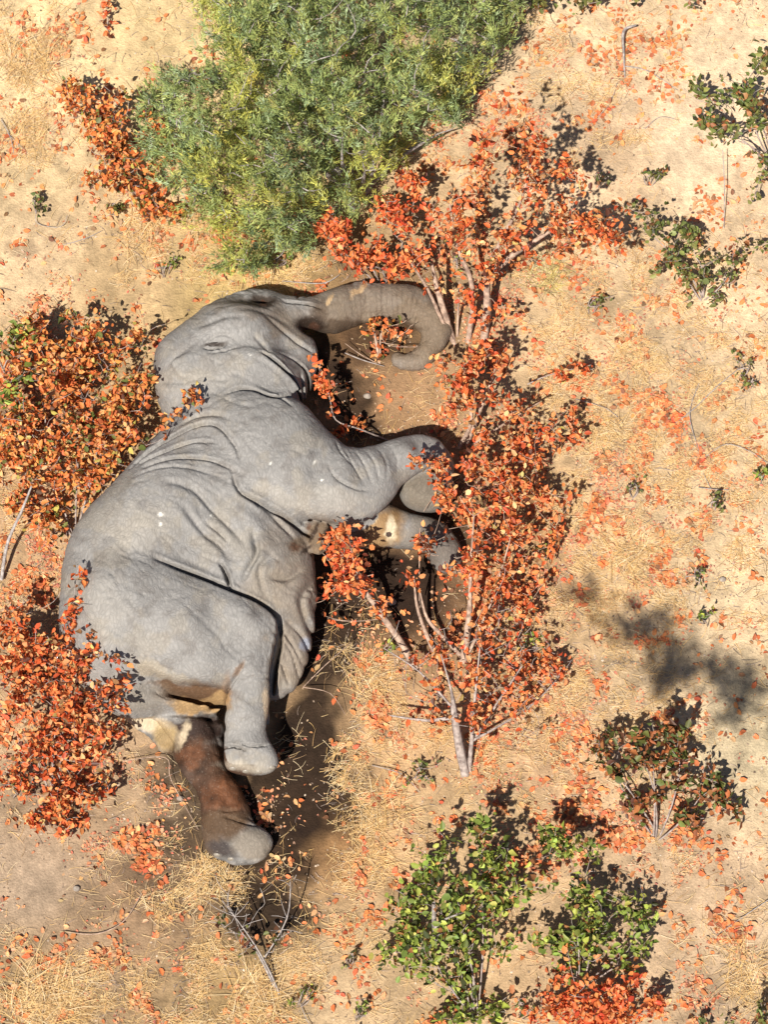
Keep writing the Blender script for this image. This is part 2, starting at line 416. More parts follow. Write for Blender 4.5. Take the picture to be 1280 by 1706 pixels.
folds = [
    ([(214, 777), (261, 739), (317, 711), (359, 711), (392, 749), (401, 777)], .9, .018, .030), ([(237, 777), (294, 763), (355, 767), (401, 791)], 1., .018, .028),
    ([(228, 767), (270, 749), (317, 732), (360, 736)], 1., .016, .024), ([(222, 790), (280, 781), (330, 784), (380, 800)], 1., .014, .014),
    ([(275, 805), (322, 814), (355, 847), (387, 875), (406, 899)], 1.05, .030, .030), ([(303, 842), (336, 880), (364, 899), (385, 925)], 1.05, .032, .030),
    ([(387, 786), (401, 819), (444, 838), (481, 852), (519, 870)], 1.0, .020, .050), ([(420, 838), (452, 856), (490, 888)], .9, .022, .020),
    ([(341, 869), (365, 885), (379, 900)], 1., .02, .02), ([(365, 930), (376, 950), (383, 974)], 1., .016, .07), ([(421, 885), (428, 920), (415, 945), (402, 967)], .9, .03, .035),
    ([(455, 930), (432, 950), (440, 990)], .85, .024, .02), ([(500, 940), (480, 960), (450, 965)], .8, .03, .02), ([(520, 960), (500, 1000), (520, 1040)], .7, .03, .02),
    ([(258, 932), (290, 944), (335, 957), (390, 978), (442, 998), (468, 1022)], 1.0, .022, .062), ([(464, 1024), (466, 1055), (458, 1090), (452, 1128)], .75, .018, .06),
    ([(335, 575), (345, 563), (365, 554), (385, 558), (398, 570)], .84, .016, .018), ([(338, 574), (352, 577), (366, 574), (376, 568)], .84, .012, .040), ([(345, 585), (370, 583), (400, 575)], .84, .014, .010),
    ([(438, 590), (460, 605), (484, 622), (503, 645)], .78, .015, .075), ([(465, 590), (490, 592), (510, 606), (512, 630), (506, 660)], .7, .012, .03), ([(500, 612), (504, 640), (508, 664)], .7, .012, .02),
    ([(370, 660), (397, 648), (422, 650), (453, 664), (482, 657)], .85, .018, .028), ([(440, 664), (470, 672), (490, 690)], .8, .014, .018),
    ([(262, 620), (300, 632), (340, 628)], .8, .03, .012), ([(280, 600), (310, 580), (330, 560)], .8, .03, .012), ([(300, 702), (325, 690), (360, 692), (385, 705)], .9, .022, .02),
    ([(420, 555), (440, 575), (455, 600)], .8, .02, .014), ([(440, 525), (470, 545), (500, 562), (520, 568)], .7, .02, .02), ([(400, 522), (440, 520), (480, 530)], .7, .03, .012),
    ([(330, 545), (370, 530), (420, 530)], .8, .03, .010), ([(468, 498), (500, 500), (540, 505)], .55, .014, .02),
    ([(545, 770), (560, 795), (590, 808), (615, 806)], .95, .012, .022), ([(575, 748), (590, 775), (606, 800)], .9, .010, .018), ([(592, 745), (608, 770), (620, 800)], .9, .010, .016),
    ([(560, 730), (568, 752), (588, 775)], .9, .010, .016), ([(610, 745), (625, 770), (632, 800)], .85, .012, .012), ([(630, 742), (643, 765), (645, 795)], .8, .012, .010), ([(650, 738), (662, 762), (660, 785)], .75, .012, .008),
    ([(369, 1148), (380, 1136), (395, 1122), (408, 1104)], .85, .016, .030), ([(383, 1138), (410, 1127), (435, 1122), (450, 1118)], .85, .012, .010),
    ([(374, 1238), (395, 1242), (415, 1248)], .62, .010, .030), ([(400, 1238), (425, 1240), (445, 1236)], .62, .010, .026),
    ([(460, 1042), (480, 1060), (500, 1090)], .6, .016, .014), ([(466, 1060), (485, 1080), (496, 1110)], .6, .014, .014), ([(470, 1030), (500, 1050), (515, 1075)], .6, .016, .014), ([(455, 1085), (470, 1105), (480, 1130)], .5, .014, .014),
    ([(250, 1130), (300, 1150), (350, 1155)], .7, .02, .03), ([(240, 1105), (255, 1090), (262, 1110), (300, 1120)], .9, .014, .010),
    ([(372, 1360), (400, 1368), (425, 1372)], .3, .012, .02), ([(345, 1345), (375, 1352), (405, 1348)], .3, .012, .012),
]
for c, z, w_, d_ in folds: fold(c, z, w_ * .8, d_ * 1.5, .22)
bump(240, 880, 1.1, .22, .12, 30, .03); bump(170, 960, 1.05, .2, .12, 60, .02); bump(430, 800, 1.0, .3, .12, -25, .02)
bump(340, 800, 1.05, .2, .06, -25, .02); bump(420, 870, .95, .16, .06, -40, .03); bump(320, 870, 1.05, .2, .05, -45, .018)
bump(437, 503, .5, .06, .035, 0, -.09); bump(512, 540, .5, .06, .05, 0, -.12); bump(352, 545, .8, .14, .035, 10, .02); bump(362, 572, .8, .13, .045, 8, -.035); bump(410, 525, .7, .18, .05, 10, -.02); bump(470, 575, .7, .12, .04, 35, -.02)
bump(480, 620, .75, .08, .05, -40, -.012); bump(540, 545, .4, .05, .04, 0, -.03); bump(310, 1150, .7, .24, .035, -4, -.09); bump(318, 1196, .3, .25, .03, 0, -.05)
# trunk rings and fine loose skin
ring = catmull([(545, 522, 0), (590, 508, 0), (640, 504, 0), (690, 506, 0), (728, 530, 0), (742, 560, 0), (728, 588, 0), (700, 602, 0), (668, 598, 0)], 8, False)
RW = at(ring[:, 0], ring[:, 1], .2)[:, :2]; best = np.full(EX.shape, 1e9); arc = np.zeros(EX.shape); acc = 0
for i in range(len(RW) - 1):
    e = RW[i + 1] - RW[i]; ln = np.hypot(*e); t = np.clip(((EX - RW[i, 0]) * e[0] + (EY - RW[i, 1]) * e[1]) / (ln * ln), 0, 1)
    d = np.hypot(EX - RW[i, 0] - t * e[0], EY - RW[i, 1] - t * e[1]); m_ = d < best
    best = np.where(m_, d, best); arc = np.where(m_, acc + t * ln, arc); acc += ln
on = np.clip((.2 - best) / .04, 0, 1) * np.clip((arc - .12) / .1, 0, 1)
DISP += (on * (.005 * np.sin(arc * 2 * math.pi / .047 + 3.5 * vnoise(EX * 5, EY * 5, seed=2)) * (.5 + .9 * vnoise(EX * 4, EY * 4, seed=7)) + .009 * vnoise(EX * 14, EY * 14, seed=4) + .02 * vnoise(EX * 5, EY * 5, seed=6))).astype(np.float32)
wxx = .12 * fbm(EX * 2.2, EY * 2.2, o=2, seed=90); wyy = .12 * fbm(EX * 2.2, EY * 2.2, o=2, seed=93)
def creases(ang, along, across, seed, depth, lo, sharp):
    a_ = math.radians(ang); u = (EX + wxx) * math.cos(a_) + (EY + wyy) * math.sin(a_); v = -(EX + wxx) * math.sin(a_) + (EY + wyy) * math.cos(a_)
    n_ = vnoise(u * along, v * across, seed=seed) + .25 * vnoise(u * along * 2, v * across * 2, seed=seed + 1)
    m_ = np.clip((fbm(EX * 1.6, EY * 1.6, o=2, seed=seed + 5) - lo) / .25, 0, 1)
    return .75 * depth * m_ * (np.exp(-(n_ / sharp) ** 2) - .3 * np.exp(-((np.abs(n_) - 2.6 * sharp) / (1.5 * sharp)) ** 2))
DISP += (creases(-35, 2.2, 9, 101, .010, -.25, .07) + creases(-15, 2.0, 13, 111, .008, -.1, .08) + creases(70, 3.0, 10, 121, .006, -.05, .08) + creases(35, 3, 11, 131, .006, -.1, .08)).astype(np.float32)
DISP += (.010 * fbm(EX * 3, EY * 3, o=3, seed=40) + .004 * np.abs(vnoise(EX * 9 + 2 * EY, EY * 5 - 2 * EX, seed=41))).astype(np.float32)
rough_c = at(345, 1290, .2); rr_ = np.hypot((EX - rough_c[0]) / .34, (EY - rough_c[1]) / .62); rough_m = np.clip(1.6 - rr_, 0, 1)
SDF[:, :, :int((.36 - ez0) / CS)] += (rough_m * (.030 * fbm(EX * 9, EY * 7, o=4, seed=210) - .012))[:, :, None].astype(np.float32)
SDF += DISP[:, :, None]

def surface_nets(S, org, cs):
    ins = S < 0; nx_, ny_, nz_ = S.shape
    cnt = np.zeros((nx_ - 1, ny_ - 1, nz_ - 1), np.int8)
    for a_ in (0, 1):
        for b_ in (0, 1):
            for c_ in (0, 1): cnt += ins[a_:nx_ - 1 + a_, b_:ny_ - 1 + b_, c_:nz_ - 1 + c_]
    act = (cnt > 0) & (cnt < 8); idx = np.full(act.shape, -1, np.int32)
    ci = np.argwhere(act); idx[act] = np.arange(len(ci))
    acc = np.zeros((len(ci), 3)); num = np.zeros(len(ci))
    cor = [(a_, b_, c_) for a_ in (0, 1) for b_ in (0, 1) for c_ in (0, 1)]
    val = {c: S[ci[:, 0] + c[0], ci[:, 1] + c[1], ci[:, 2] + c[2]].astype(float) for c in cor}
    for c in cor:
        for ax in range(3):
            if c[ax]: continue
            d = list(c); d[ax] = 1; d = tuple(d); va, vb = val[c], val[d]
            cr = (va < 0) != (vb < 0); t = np.where(cr, va / np.where(cr, va - vb, 1), 0)
            p = np.array(c, float)[None].repeat(len(ci), 0); p[:, ax] += t
            acc[cr] += p[cr]; num[cr] += 1
    V = (ci + acc / num[:, None]) * cs + org
    Fs = []
    for ax in range(3):
        u, v = [(1, 2), (2, 0), (0, 1)][ax]
        sl0 = [slice(1, -1)] * 3; sl1 = [slice(1, -1)] * 3; sl0[ax] = slice(0, -1); sl1[ax] = slice(1, None)
        a_, b_ = ins[tuple(sl0)], ins[tuple(sl1)]
        for flip, mm in ((False, a_ & ~b_), (True, ~a_ & b_)):
            e = np.argwhere(mm); e[:, u] += 1; e[:, v] += 1
            def g(du, dv):
                q = e.copy(); q[:, u] -= du; q[:, v] -= dv
                return idx[q[:, 0], q[:, 1], q[:, 2]]
            f = np.stack([g(1, 1), g(0, 1), g(0, 0), g(1, 0)], 1)
            Fs.append(f[:, ::-1] if flip else f)
    F = np.concatenate(Fs); F = F[(F >= 0).all(1)]
    return V, F
V, F = surface_nets(SDF, np.array([ex0, ey0, ez0]), CS)
for _ in range(2):      # light Laplacian smoothing
    s = np.zeros_like(V); n = np.zeros(len(V))
    for i in range(4):
        a_, b_ = F[:, i], F[:, (i + 1) % 4]
        for ax in range(3): s[:, ax] += np.bincount(a_, V[b_, ax], len(V)) + np.bincount(b_, V[a_, ax], len(V))
        n += np.bincount(a_, minlength=len(V)) + np.bincount(b_, minlength=len(V))
    V = V * .6 + .4 * s / n[:, None]
epx, epy = proj(V)
ragged = fbm(epx * .22, epy * .22, o=3, seed=301); ragged2 = fbm(epx * .22, epy * .22, o=3, seed=305)
def paint(C, blobs, rgb, seed, warp=6, sc=.05, soft=.28, zmax=9, zmin=-9):
    m_ = blobmask(blobs, epx + 3 * ragged, epy + 3 * ragged2, warp, seed, sc, soft) * ((V[:, 2] < zmax) & (V[:, 2] > zmin))
    return C * (1 - m_[:, None]) + m_[:, None] * lin(rgb)
C = np.tile(lin((143, 140, 137)), (len(V), 1))
C = C * (1 + .10 * fbm(epx * .02, epy * .02, o=4, seed=50) + .10 * fbm(epx * .1, epy * .1, o=3, seed=55))[:, None]
mot = np.clip((fbm(epx * .03, epy * .03, o=5, seed=401) - .05) / .25, 0, 1)[:, None] * .28
C = C * (1 - mot) + mot * lin((160, 148, 128))
mot = np.clip((fbm(epx * .05 + 9, epy * .05, o=5, seed=405) - .12) / .2, 0, 1)[:, None] * .30
C = C * (1 - mot) + mot * lin((104, 96, 90))
C = paint(C, [(220, 880, 60, 35, -20, .35), (560, 830, 70, 22, 10, .35), (170, 1010, 40, 60, 0, .2), (300, 640, 60, 30, 0, .15), (480, 830, 60, 12, 25, .4), (330, 620, 80, 20, 0, .2)], (172, 164, 152), 1, 14)
C = paint(C, [(490, 980, 40, 60, 0, .55), (490, 1090, 35, 60, 10, .6), (470, 900, 30, 40, 0, .35), (440, 980, 40, 25, 0, .35)], (142, 126, 108), 2, 12)
C = paint(C, [(440, 520, 70, 18, 5, .4), (480, 540, 60, 20, 20, .5), (600, 530, 90, 40, 0, .75), (700, 540, 60, 60, 0, .85), (620, 490, 90, 24, 0, .7)], (116, 98, 78), 3, 10)  # brown hide on face and trunk; tree shade over the trunk painted in
C = paint(C, [(690, 590, 60, 24, 0, .6), (745, 560, 16, 40, 0, .5)], (118, 102, 84), 4, 8)
C = paint(C, [(560, 545, 60, 14, 5, .8), (530, 520, 14, 24, 0, .6), (640, 545, 60, 10, 0, .7)], (74, 58, 44), 35, 8)  # trunk base and underside darkened, shade put into the skin colour
C = paint(C, [(550, 500, 12, 4, -50, .9), (600, 482, 22, 4, -35, .9)], (186, 158, 122), 5, 5)
C = paint(C, [(516, 541, 26, 15, 5, .95), (438, 501, 26, 12, 5, .9), (358, 574, 20, 4, -10, .85)], (48, 36, 28), 6, 3)
C = paint(C, [(522, 546, 10, 7, 0, .8), (440, 505, 6, 5, 0, .8)], (84, 56, 42), 7, 2)
C = paint(C, [(395, 520, 12, 8, 0, .0), (535, 1080, 30, 50, 0, .3)], (120, 100, 80), 8, 4)
C = paint(C, [(250, 1115, 30, 12, 15, .6), (290, 1126, 40, 9, 10, .5)], (168, 156, 136), 9, 7)
C = paint(C, [(325, 1156, 62, 20, 4, .95), (300, 1146, 50, 8, 6, .9)], (104, 76, 52), 10, 6)
C = paint(C, [(335, 1177, 52, 15, 0, .95), (365, 1172, 16, 20, 0, .9)], (172, 140, 98), 11, 8, soft=.15)
C = paint(C, [(240, 1165, 50, 26, 0, .5)], (122, 112, 98), 34, 8)
C = paint(C, [(330, 1215, 50, 22, 0, .97), (310, 1250, 36, 30, 0, .97), (345, 1270, 40, 25, 0, .97)], (50, 34, 28), 12, 6, zmax=.5)
C = paint(C, [(370, 1320, 60, 75, 0, .98), (330, 1270, 60, 40, 0, .9)], (74, 52, 38), 33, 4, zmax=.5, soft=.15)
C = paint(C, [(316, 1258, 18, 20, 0, .9), (380, 1322, 34, 34, 0, .95)], (100, 64, 42), 13, 8, zmax=.5)
C = np.where(((epy > 1200) & (epx < 500) & (V[:, 2] < .36))[:, None], C * (1 + .9 * fbm(epx * .07, epy * .07, o=5, seed=88))[:, None], C)
C = paint(C, [(375, 1372, 42, 26, 0, .9), (350, 1400, 20, 30, 0, .9)], (92, 72, 54), 14, 6, zmax=.4)
C = paint(C, [(370, 1416, 26, 12, 15, .95)], (66, 58, 56), 15, 3, zmax=.4)
C = paint(C, [(420, 1408, 34, 24, 0, .95)], (136, 126, 114), 16, 5, zmax=.4, soft=.2)
C = paint(C, [(236, 1204, 50, 12, 12, .9), (302, 1222, 9, 28, 20, .8)], (196, 178, 150), 17, 6, zmax=.42)
C = paint(C, [(275, 1228, 20, 22, 0, .85)], (170, 146, 104), 18, 4, zmax=.42)
C = paint(C, [(636, 880, 44, 30, -40, .95)], (164, 132, 92), 19, 6, zmax=.5)
C = paint(C, [(650, 880, 9, 22, 15, .9), (622, 862, 10, 8, 0, .8)], (236, 222, 190), 20, 5, zmax=.5)
C = paint(C, [(600, 885, 18, 20, 0, .8), (585, 878, 20, 14, 0, .8)], (84, 64, 50), 22, 5, zmax=.5)
C = paint(C, [(530, 895, 26, 34, 20, .9), (500, 905, 22, 14, -30, .7)], (118, 98, 76), 23, 5)
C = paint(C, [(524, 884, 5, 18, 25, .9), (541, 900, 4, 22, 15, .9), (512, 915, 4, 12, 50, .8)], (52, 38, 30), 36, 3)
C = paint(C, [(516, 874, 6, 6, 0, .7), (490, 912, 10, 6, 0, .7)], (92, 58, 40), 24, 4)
C = paint(C, [(735, 905, 60, 46, 0, .75)], (92, 82, 74), 37, 8, zmax=.5)
C = paint(C, [(712, 818, 44, 34, 0, .85)], (112, 102, 88), 25, 5, zmax=.52)
C = paint(C, [(410, 1278, 40, 8, 5, .7)], (176, 166, 150), 26, 4, soft=.6)
C = paint(C, [(398, 1115, 5, 16, 30, .6), (379, 1150, 8, 30, 0, .4)], (126, 92, 62), 27, 2)
C = paint(C, [(443, 1172, 6, 26, 0, .9)], (196, 176, 150), 28, 3)
C = paint(C, [(266, 858, 4, 4, 0, .95), (267, 872, 2, 3, 0, .9), (536, 801, 2, 2, 0, .9), (524, 771, 2, 2, 0, .8), (450, 772, 2, 2, 0, .8), (416, 590, 1, 1, 0, .8), (350, 860, 2, 2, 0, .8)], (238, 234, 224), 29, .6)
C = paint(C, [(509, 1073, 10, 12, 0, .7)], (150, 158, 176), 30, 2)
low = np.clip((.16 - V[:, 2]) / .14, 0, 1)[:, None] * .5
C = C * (1 - low) + low * lin((120, 96, 72))
m, N, L, b = new_mat('elephant_skin')
a = N.new('ShaderNodeAttribute'); a.attribute_name = 'Col'; g = N.new('ShaderNodeNewGeometry')
mp = N.new('ShaderNodeMapping'); mp.inputs['Rotation'].default_value = (0, 0, .5); mp.inputs['Scale'].default_value = (1.0, .6, .7)
L.new(g.outputs['Position'], mp.inputs['Vector'])
wn1 = N.new('ShaderNodeTexNoise'); wn1.inputs['Scale'].default_value = 5; L.new(g.outputs['Position'], wn1.inputs['Vector'])
mpa = N.new('ShaderNodeVectorMath'); mpa.operation = 'MULTIPLY_ADD'; mpa.inputs[1].default_value = (.12, .12, .12)
L.new(wn1.outputs['Color'], mpa.inputs[0]); L.new(mp.outputs[0], mpa.inputs[2])
v1 = N.new('ShaderNodeTexVoronoi'); v1.feature = 'DISTANCE_TO_EDGE'; v1.inputs['Scale'].default_value = 34; L.new(mpa.outputs[0], v1.inputs['Vector'])
v1.inputs['Detail'].default_value = 1.0
n1 = N.new('ShaderNodeTexNoise'); n1.inputs['Scale'].default_value = 30; n1.inputs['Detail'].default_value = 8; n1.inputs['Roughness'].default_value = .65; L.new(mpa.outputs[0], n1.inputs['Vector'])
mr = N.new('ShaderNodeMapRange'); mr.inputs[1].default_value = 0; mr.inputs[2].default_value = .22; L.new(v1.outputs['Distance'], mr.inputs[0])
ad = N.new('ShaderNodeMath'); ad.operation = 'MULTIPLY_ADD'; ad.inputs[1].default_value = .5; L.new(mr.outputs[0], ad.inputs[0]); L.new(n1.outputs[0], ad.inputs[2])
bp = N.new('ShaderNodeBump'); bp.inputs['Strength'].default_value = .6; bp.inputs['Distance'].default_value = .007
L.new(ad.outputs[0], bp.inputs['Height']); L.new(bp.outputs[0], b.inputs['Normal'])
cr = N.new('ShaderNodeMapRange'); cr.inputs[1].default_value = .4; cr.inputs[2].default_value = 1.2; cr.inputs[3].default_value = .78; cr.inputs[4].default_value = 1.12
L.new(ad.outputs[0], cr.inputs[0])
n3 = N.new('ShaderNodeTexNoise'); n3.inputs['Scale'].default_value = 90; n3.inputs['Detail'].default_value = 3; L.new(g.outputs['Position'], n3.inputs['Vector'])
dm = N.new('ShaderNodeMapRange'); dm.inputs[1].default_value = .62; dm.inputs[2].default_value = .78; dm.inputs[3].default_value = 0; dm.inputs[4].default_value = .35; L.new(n3.outputs[0], dm.inputs[0])
vs = N.new('ShaderNodeVectorMath'); vs.operation = 'SCALE'; L.new(a.outputs['Color'], vs.inputs[0]); L.new(cr.outputs[0], vs.inputs['Scale'])
mxd = N.new('ShaderNodeMix'); mxd.data_type = 'RGBA'; mxd.inputs['B'].default_value = (.5, .44, .36, 1)
L.new(dm.outputs[0], mxd.inputs['Factor']); L.new(vs.outputs[0], mxd.inputs['A']); L.new(mxd.outputs['Result'], b.inputs['Base Color'])
b.inputs['Roughness'].default_value = .75; b.inputs['Specular IOR Level'].default_value = .25
el_base = at(330, 900, 0)
el = thing('elephant', 'dead grey elephant lying on its side on the sand, trunk curled and legs stretched right', 'elephant', el_base)
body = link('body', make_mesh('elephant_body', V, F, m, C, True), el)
# eye: a dull half-closed eyeball sunk between the lids
m2, N2, L2, b2 = new_mat('dull_eye'); b2.inputs['Base Color'].default_value = (.02, .014, .01, 1); b2.inputs['Roughness'].default_value = .6
def nearest_top(px, py):
    d = (epx - px) ** 2 + (epy - py) ** 2
    c = np.argsort(d)[:12]; return V[c[np.argmax(V[c, 2])]]
def ellipsoid(name, c, r, mat, parent, rot=0.0, n=14):
    u = np.linspace(0, math.pi, n); v = np.linspace(0, 2 * math.pi, 2 * n, endpoint=False)
    U, W = np.meshgrid(u, v, indexing='ij')
    P = np.stack([r[0] * np.sin(U) * np.cos(W), r[1] * np.sin(U) * np.sin(W), r[2] * np.cos(U)], -1).reshape(-1, 3)
    cs_, sn = math.cos(rot), math.sin(rot); P = np.stack([P[:, 0] * cs_ - P[:, 1] * sn, P[:, 0] * sn + P[:, 1] * cs_, P[:, 2]], 1) + c
    k = np.arange(2 * n); k2 = (k + 1) % (2 * n)
    F = np.concatenate([np.stack([i * 2 * n + k, i * 2 * n + k2, (i + 1) * 2 * n + k2, (i + 1) * 2 * n + k], 1) for i in range(n - 1)])
    return link(name, make_mesh(name, P, F[:, ::-1].copy(), mat, None, True), parent)
p = nearest_top(358, 572)
ellipsoid('eye', p + [0, 0, -.010], (.052, .010, .012), m2, el, .12)
# toenails on the two hind feet
m3, N3, L3, b3 = new_mat('toenail'); b3.inputs['Base Color'].default_value = (.26, .23, .19, 1); b3.inputs['Roughness'].default_value = .4
for (px, py) in ((388, 1284), (408, 1289), (430, 1290), (452, 1284)):
    p = nearest_top(px, py - 4); ellipsoid('toenail', p + [0, .004, -.026], (.036, .020, .032), m3, el)
for (px, py) in ((362, 1428), (386, 1436)):
    p = nearest_top(px, py - 4); ellipsoid('toenail', p + [0, .004, -.022], (.034, .02, .028), m3, el)
# two bits of straw lying on the cheek
el_top = {}
def body_z(x, y):
    i = np.clip(((np.asarray(x) - ex0) / CS).astype(int), 0, len(exs) - 1); j = np.clip(((np.asarray(y) - ey0) / CS).astype(int), 0, len(eys) - 1)
    return HT[i, j]
INS = SDF < 0
HT = np.where(INS.any(2), ez0 + CS * (len(ezs) - 1 - np.argmax(INS[:, :, ::-1], 2)), -1.0)
def on_body(x, y):
    x = np.asarray(x); y = np.asarray(y)
    r = (x > ex0) & (x < ex1) & (y > ey0) & (y < ey1)
    return np.where(r, body_z(x, y), -1.0)
del SDF, INS

# ------------------------------------------------------------------ leaves
LT = np.array([[0, 0, 0], [-.25, .20, .10], [-.29, .62, .14], [-.04, 1, -.10], [.27, .66, .12], [.27, .26, .10], [0, .45, -.05]])
LF = np.array([[6, 0, 1], [6, 1, 2], [6, 2, 3], [6, 3, 4], [6, 4, 5], [6, 5, 0]])[:, ::-1]
def leaf_frames(n, up=0.75, lay=1.0):
    """random rotation matrices whose third column (leaf normal) leans upward"""
    nrm = rng.normal(size=(n, 3)) * lay; nrm[:, 2] = np.abs(nrm[:, 2]) * .6 + up
    nrm /= np.linalg.norm(nrm, axis=1, keepdims=True)
    t = rng.normal(size=(n, 3)); t -= (t * nrm).sum(1, keepdims=True) * nrm; t /= np.linalg.norm(t, axis=1, keepdims=True)
    return np.stack([np.cross(t, nrm), t, nrm], -1)
def leaves_mesh(name, Pp, Rm, S, colors, mat, T=LT, Fc=LF):
    n = len(Pp); v = (Rm[:, None] @ (T[None] * S[:, None, None])[..., None])[..., 0] + Pp[:, None]
    V = v.reshape(-1, 3); F = (Fc[None] + (np.arange(n) * len(T))[:, None, None]).reshape(-1, Fc.shape[1])
    return make_mesh(name, V, F, mat, np.repeat(colors, len(T), 0))
LEAFMESH = [make_mesh('leaf', LT * [sx, 1, bz], LF, M_LEAF_O) for sx, bz in ((1, 1), (.75, 2.6), (1.2, -1.6), (.9, 3.6), (.6, -2.5), (1.3, .6))]
PAL = {   # base colours (linear) and shares
    'red': [((.78, .24, .075), 6), ((.70, .15, .048), 5), ((.80, .35, .14), 3), ((.50, .085, .03), 3), ((.74, .44, .20), 1.8), ((.10, .035, .02), 2.2), ((.26, .14, .06), 1.2), ((.56, .42, .14), .4)],
    'scarlet': [((.80, .17, .06), 5), ((.82, .26, .085), 6), ((.46, .06, .025), 1.5), ((.78, .36, .15), 2), ((.16, .04, .02), 1)],
    'orange': [((.80, .31, .09), 6), ((.76, .21, .065), 6), ((.82, .42, .17), 3), ((.46, .12, .04), 2), ((.12, .055, .03), 2.4), ((.50, .42, .11), .8), ((.16, .18, .05), 1.6)],
    'mixed': [((.60, .17, .055), 4), ((.38, .12, .04), 3), ((.16, .17, .05), 3), ((.26, .24, .06), 2.5), ((.46, .34, .09), 1.5), ((.50, .08, .03), 1)],
    'green': [((.17, .23, .045), 5), ((.25, .31, .06), 5), ((.42, .46, .09), 3), ((.52, .50, .12), 1.2), ((.05, .06, .02), 2.5), ((.45, .20, .08), 1.3), ((.6, .24, .1), .5)],
    'dull': [((.13, .16, .045), 5), ((.20, .20, .06), 4), ((.25, .27, .08), 2.5), ((.28, .13, .06), 1.5), ((.45, .18, .07), 1), ((.05, .05, .025), 1)],
    'rusty': [((.30, .12, .05), 3), ((.085, .10, .03), 3), ((.15, .17, .045), 3), ((.46, .16, .06), 3), ((.12, .05, .03), 2)],
    'litter': [((.66, .24, .085), 5), ((.62, .17, .055), 4), ((.66, .33, .15), 3), ((.42, .12, .05), 2), ((.60, .12, .055), 1), ((.52, .32, .17), 2), ((.25, .12, .06), .8)],
}
def colours(pal, n, jit=.16):
    p_ = PAL[pal]; w = np.array([q[1] for q in p_], float); w /= w.sum()
    c = np.array([q[0] for q in p_])[rng.choice(len(p_), n, p=w)]
    return np.clip(c * (1 + rng.normal(0, jit, (n, 1))) * (1 + rng.normal(0, .05, (n, 3))), .01, .85)

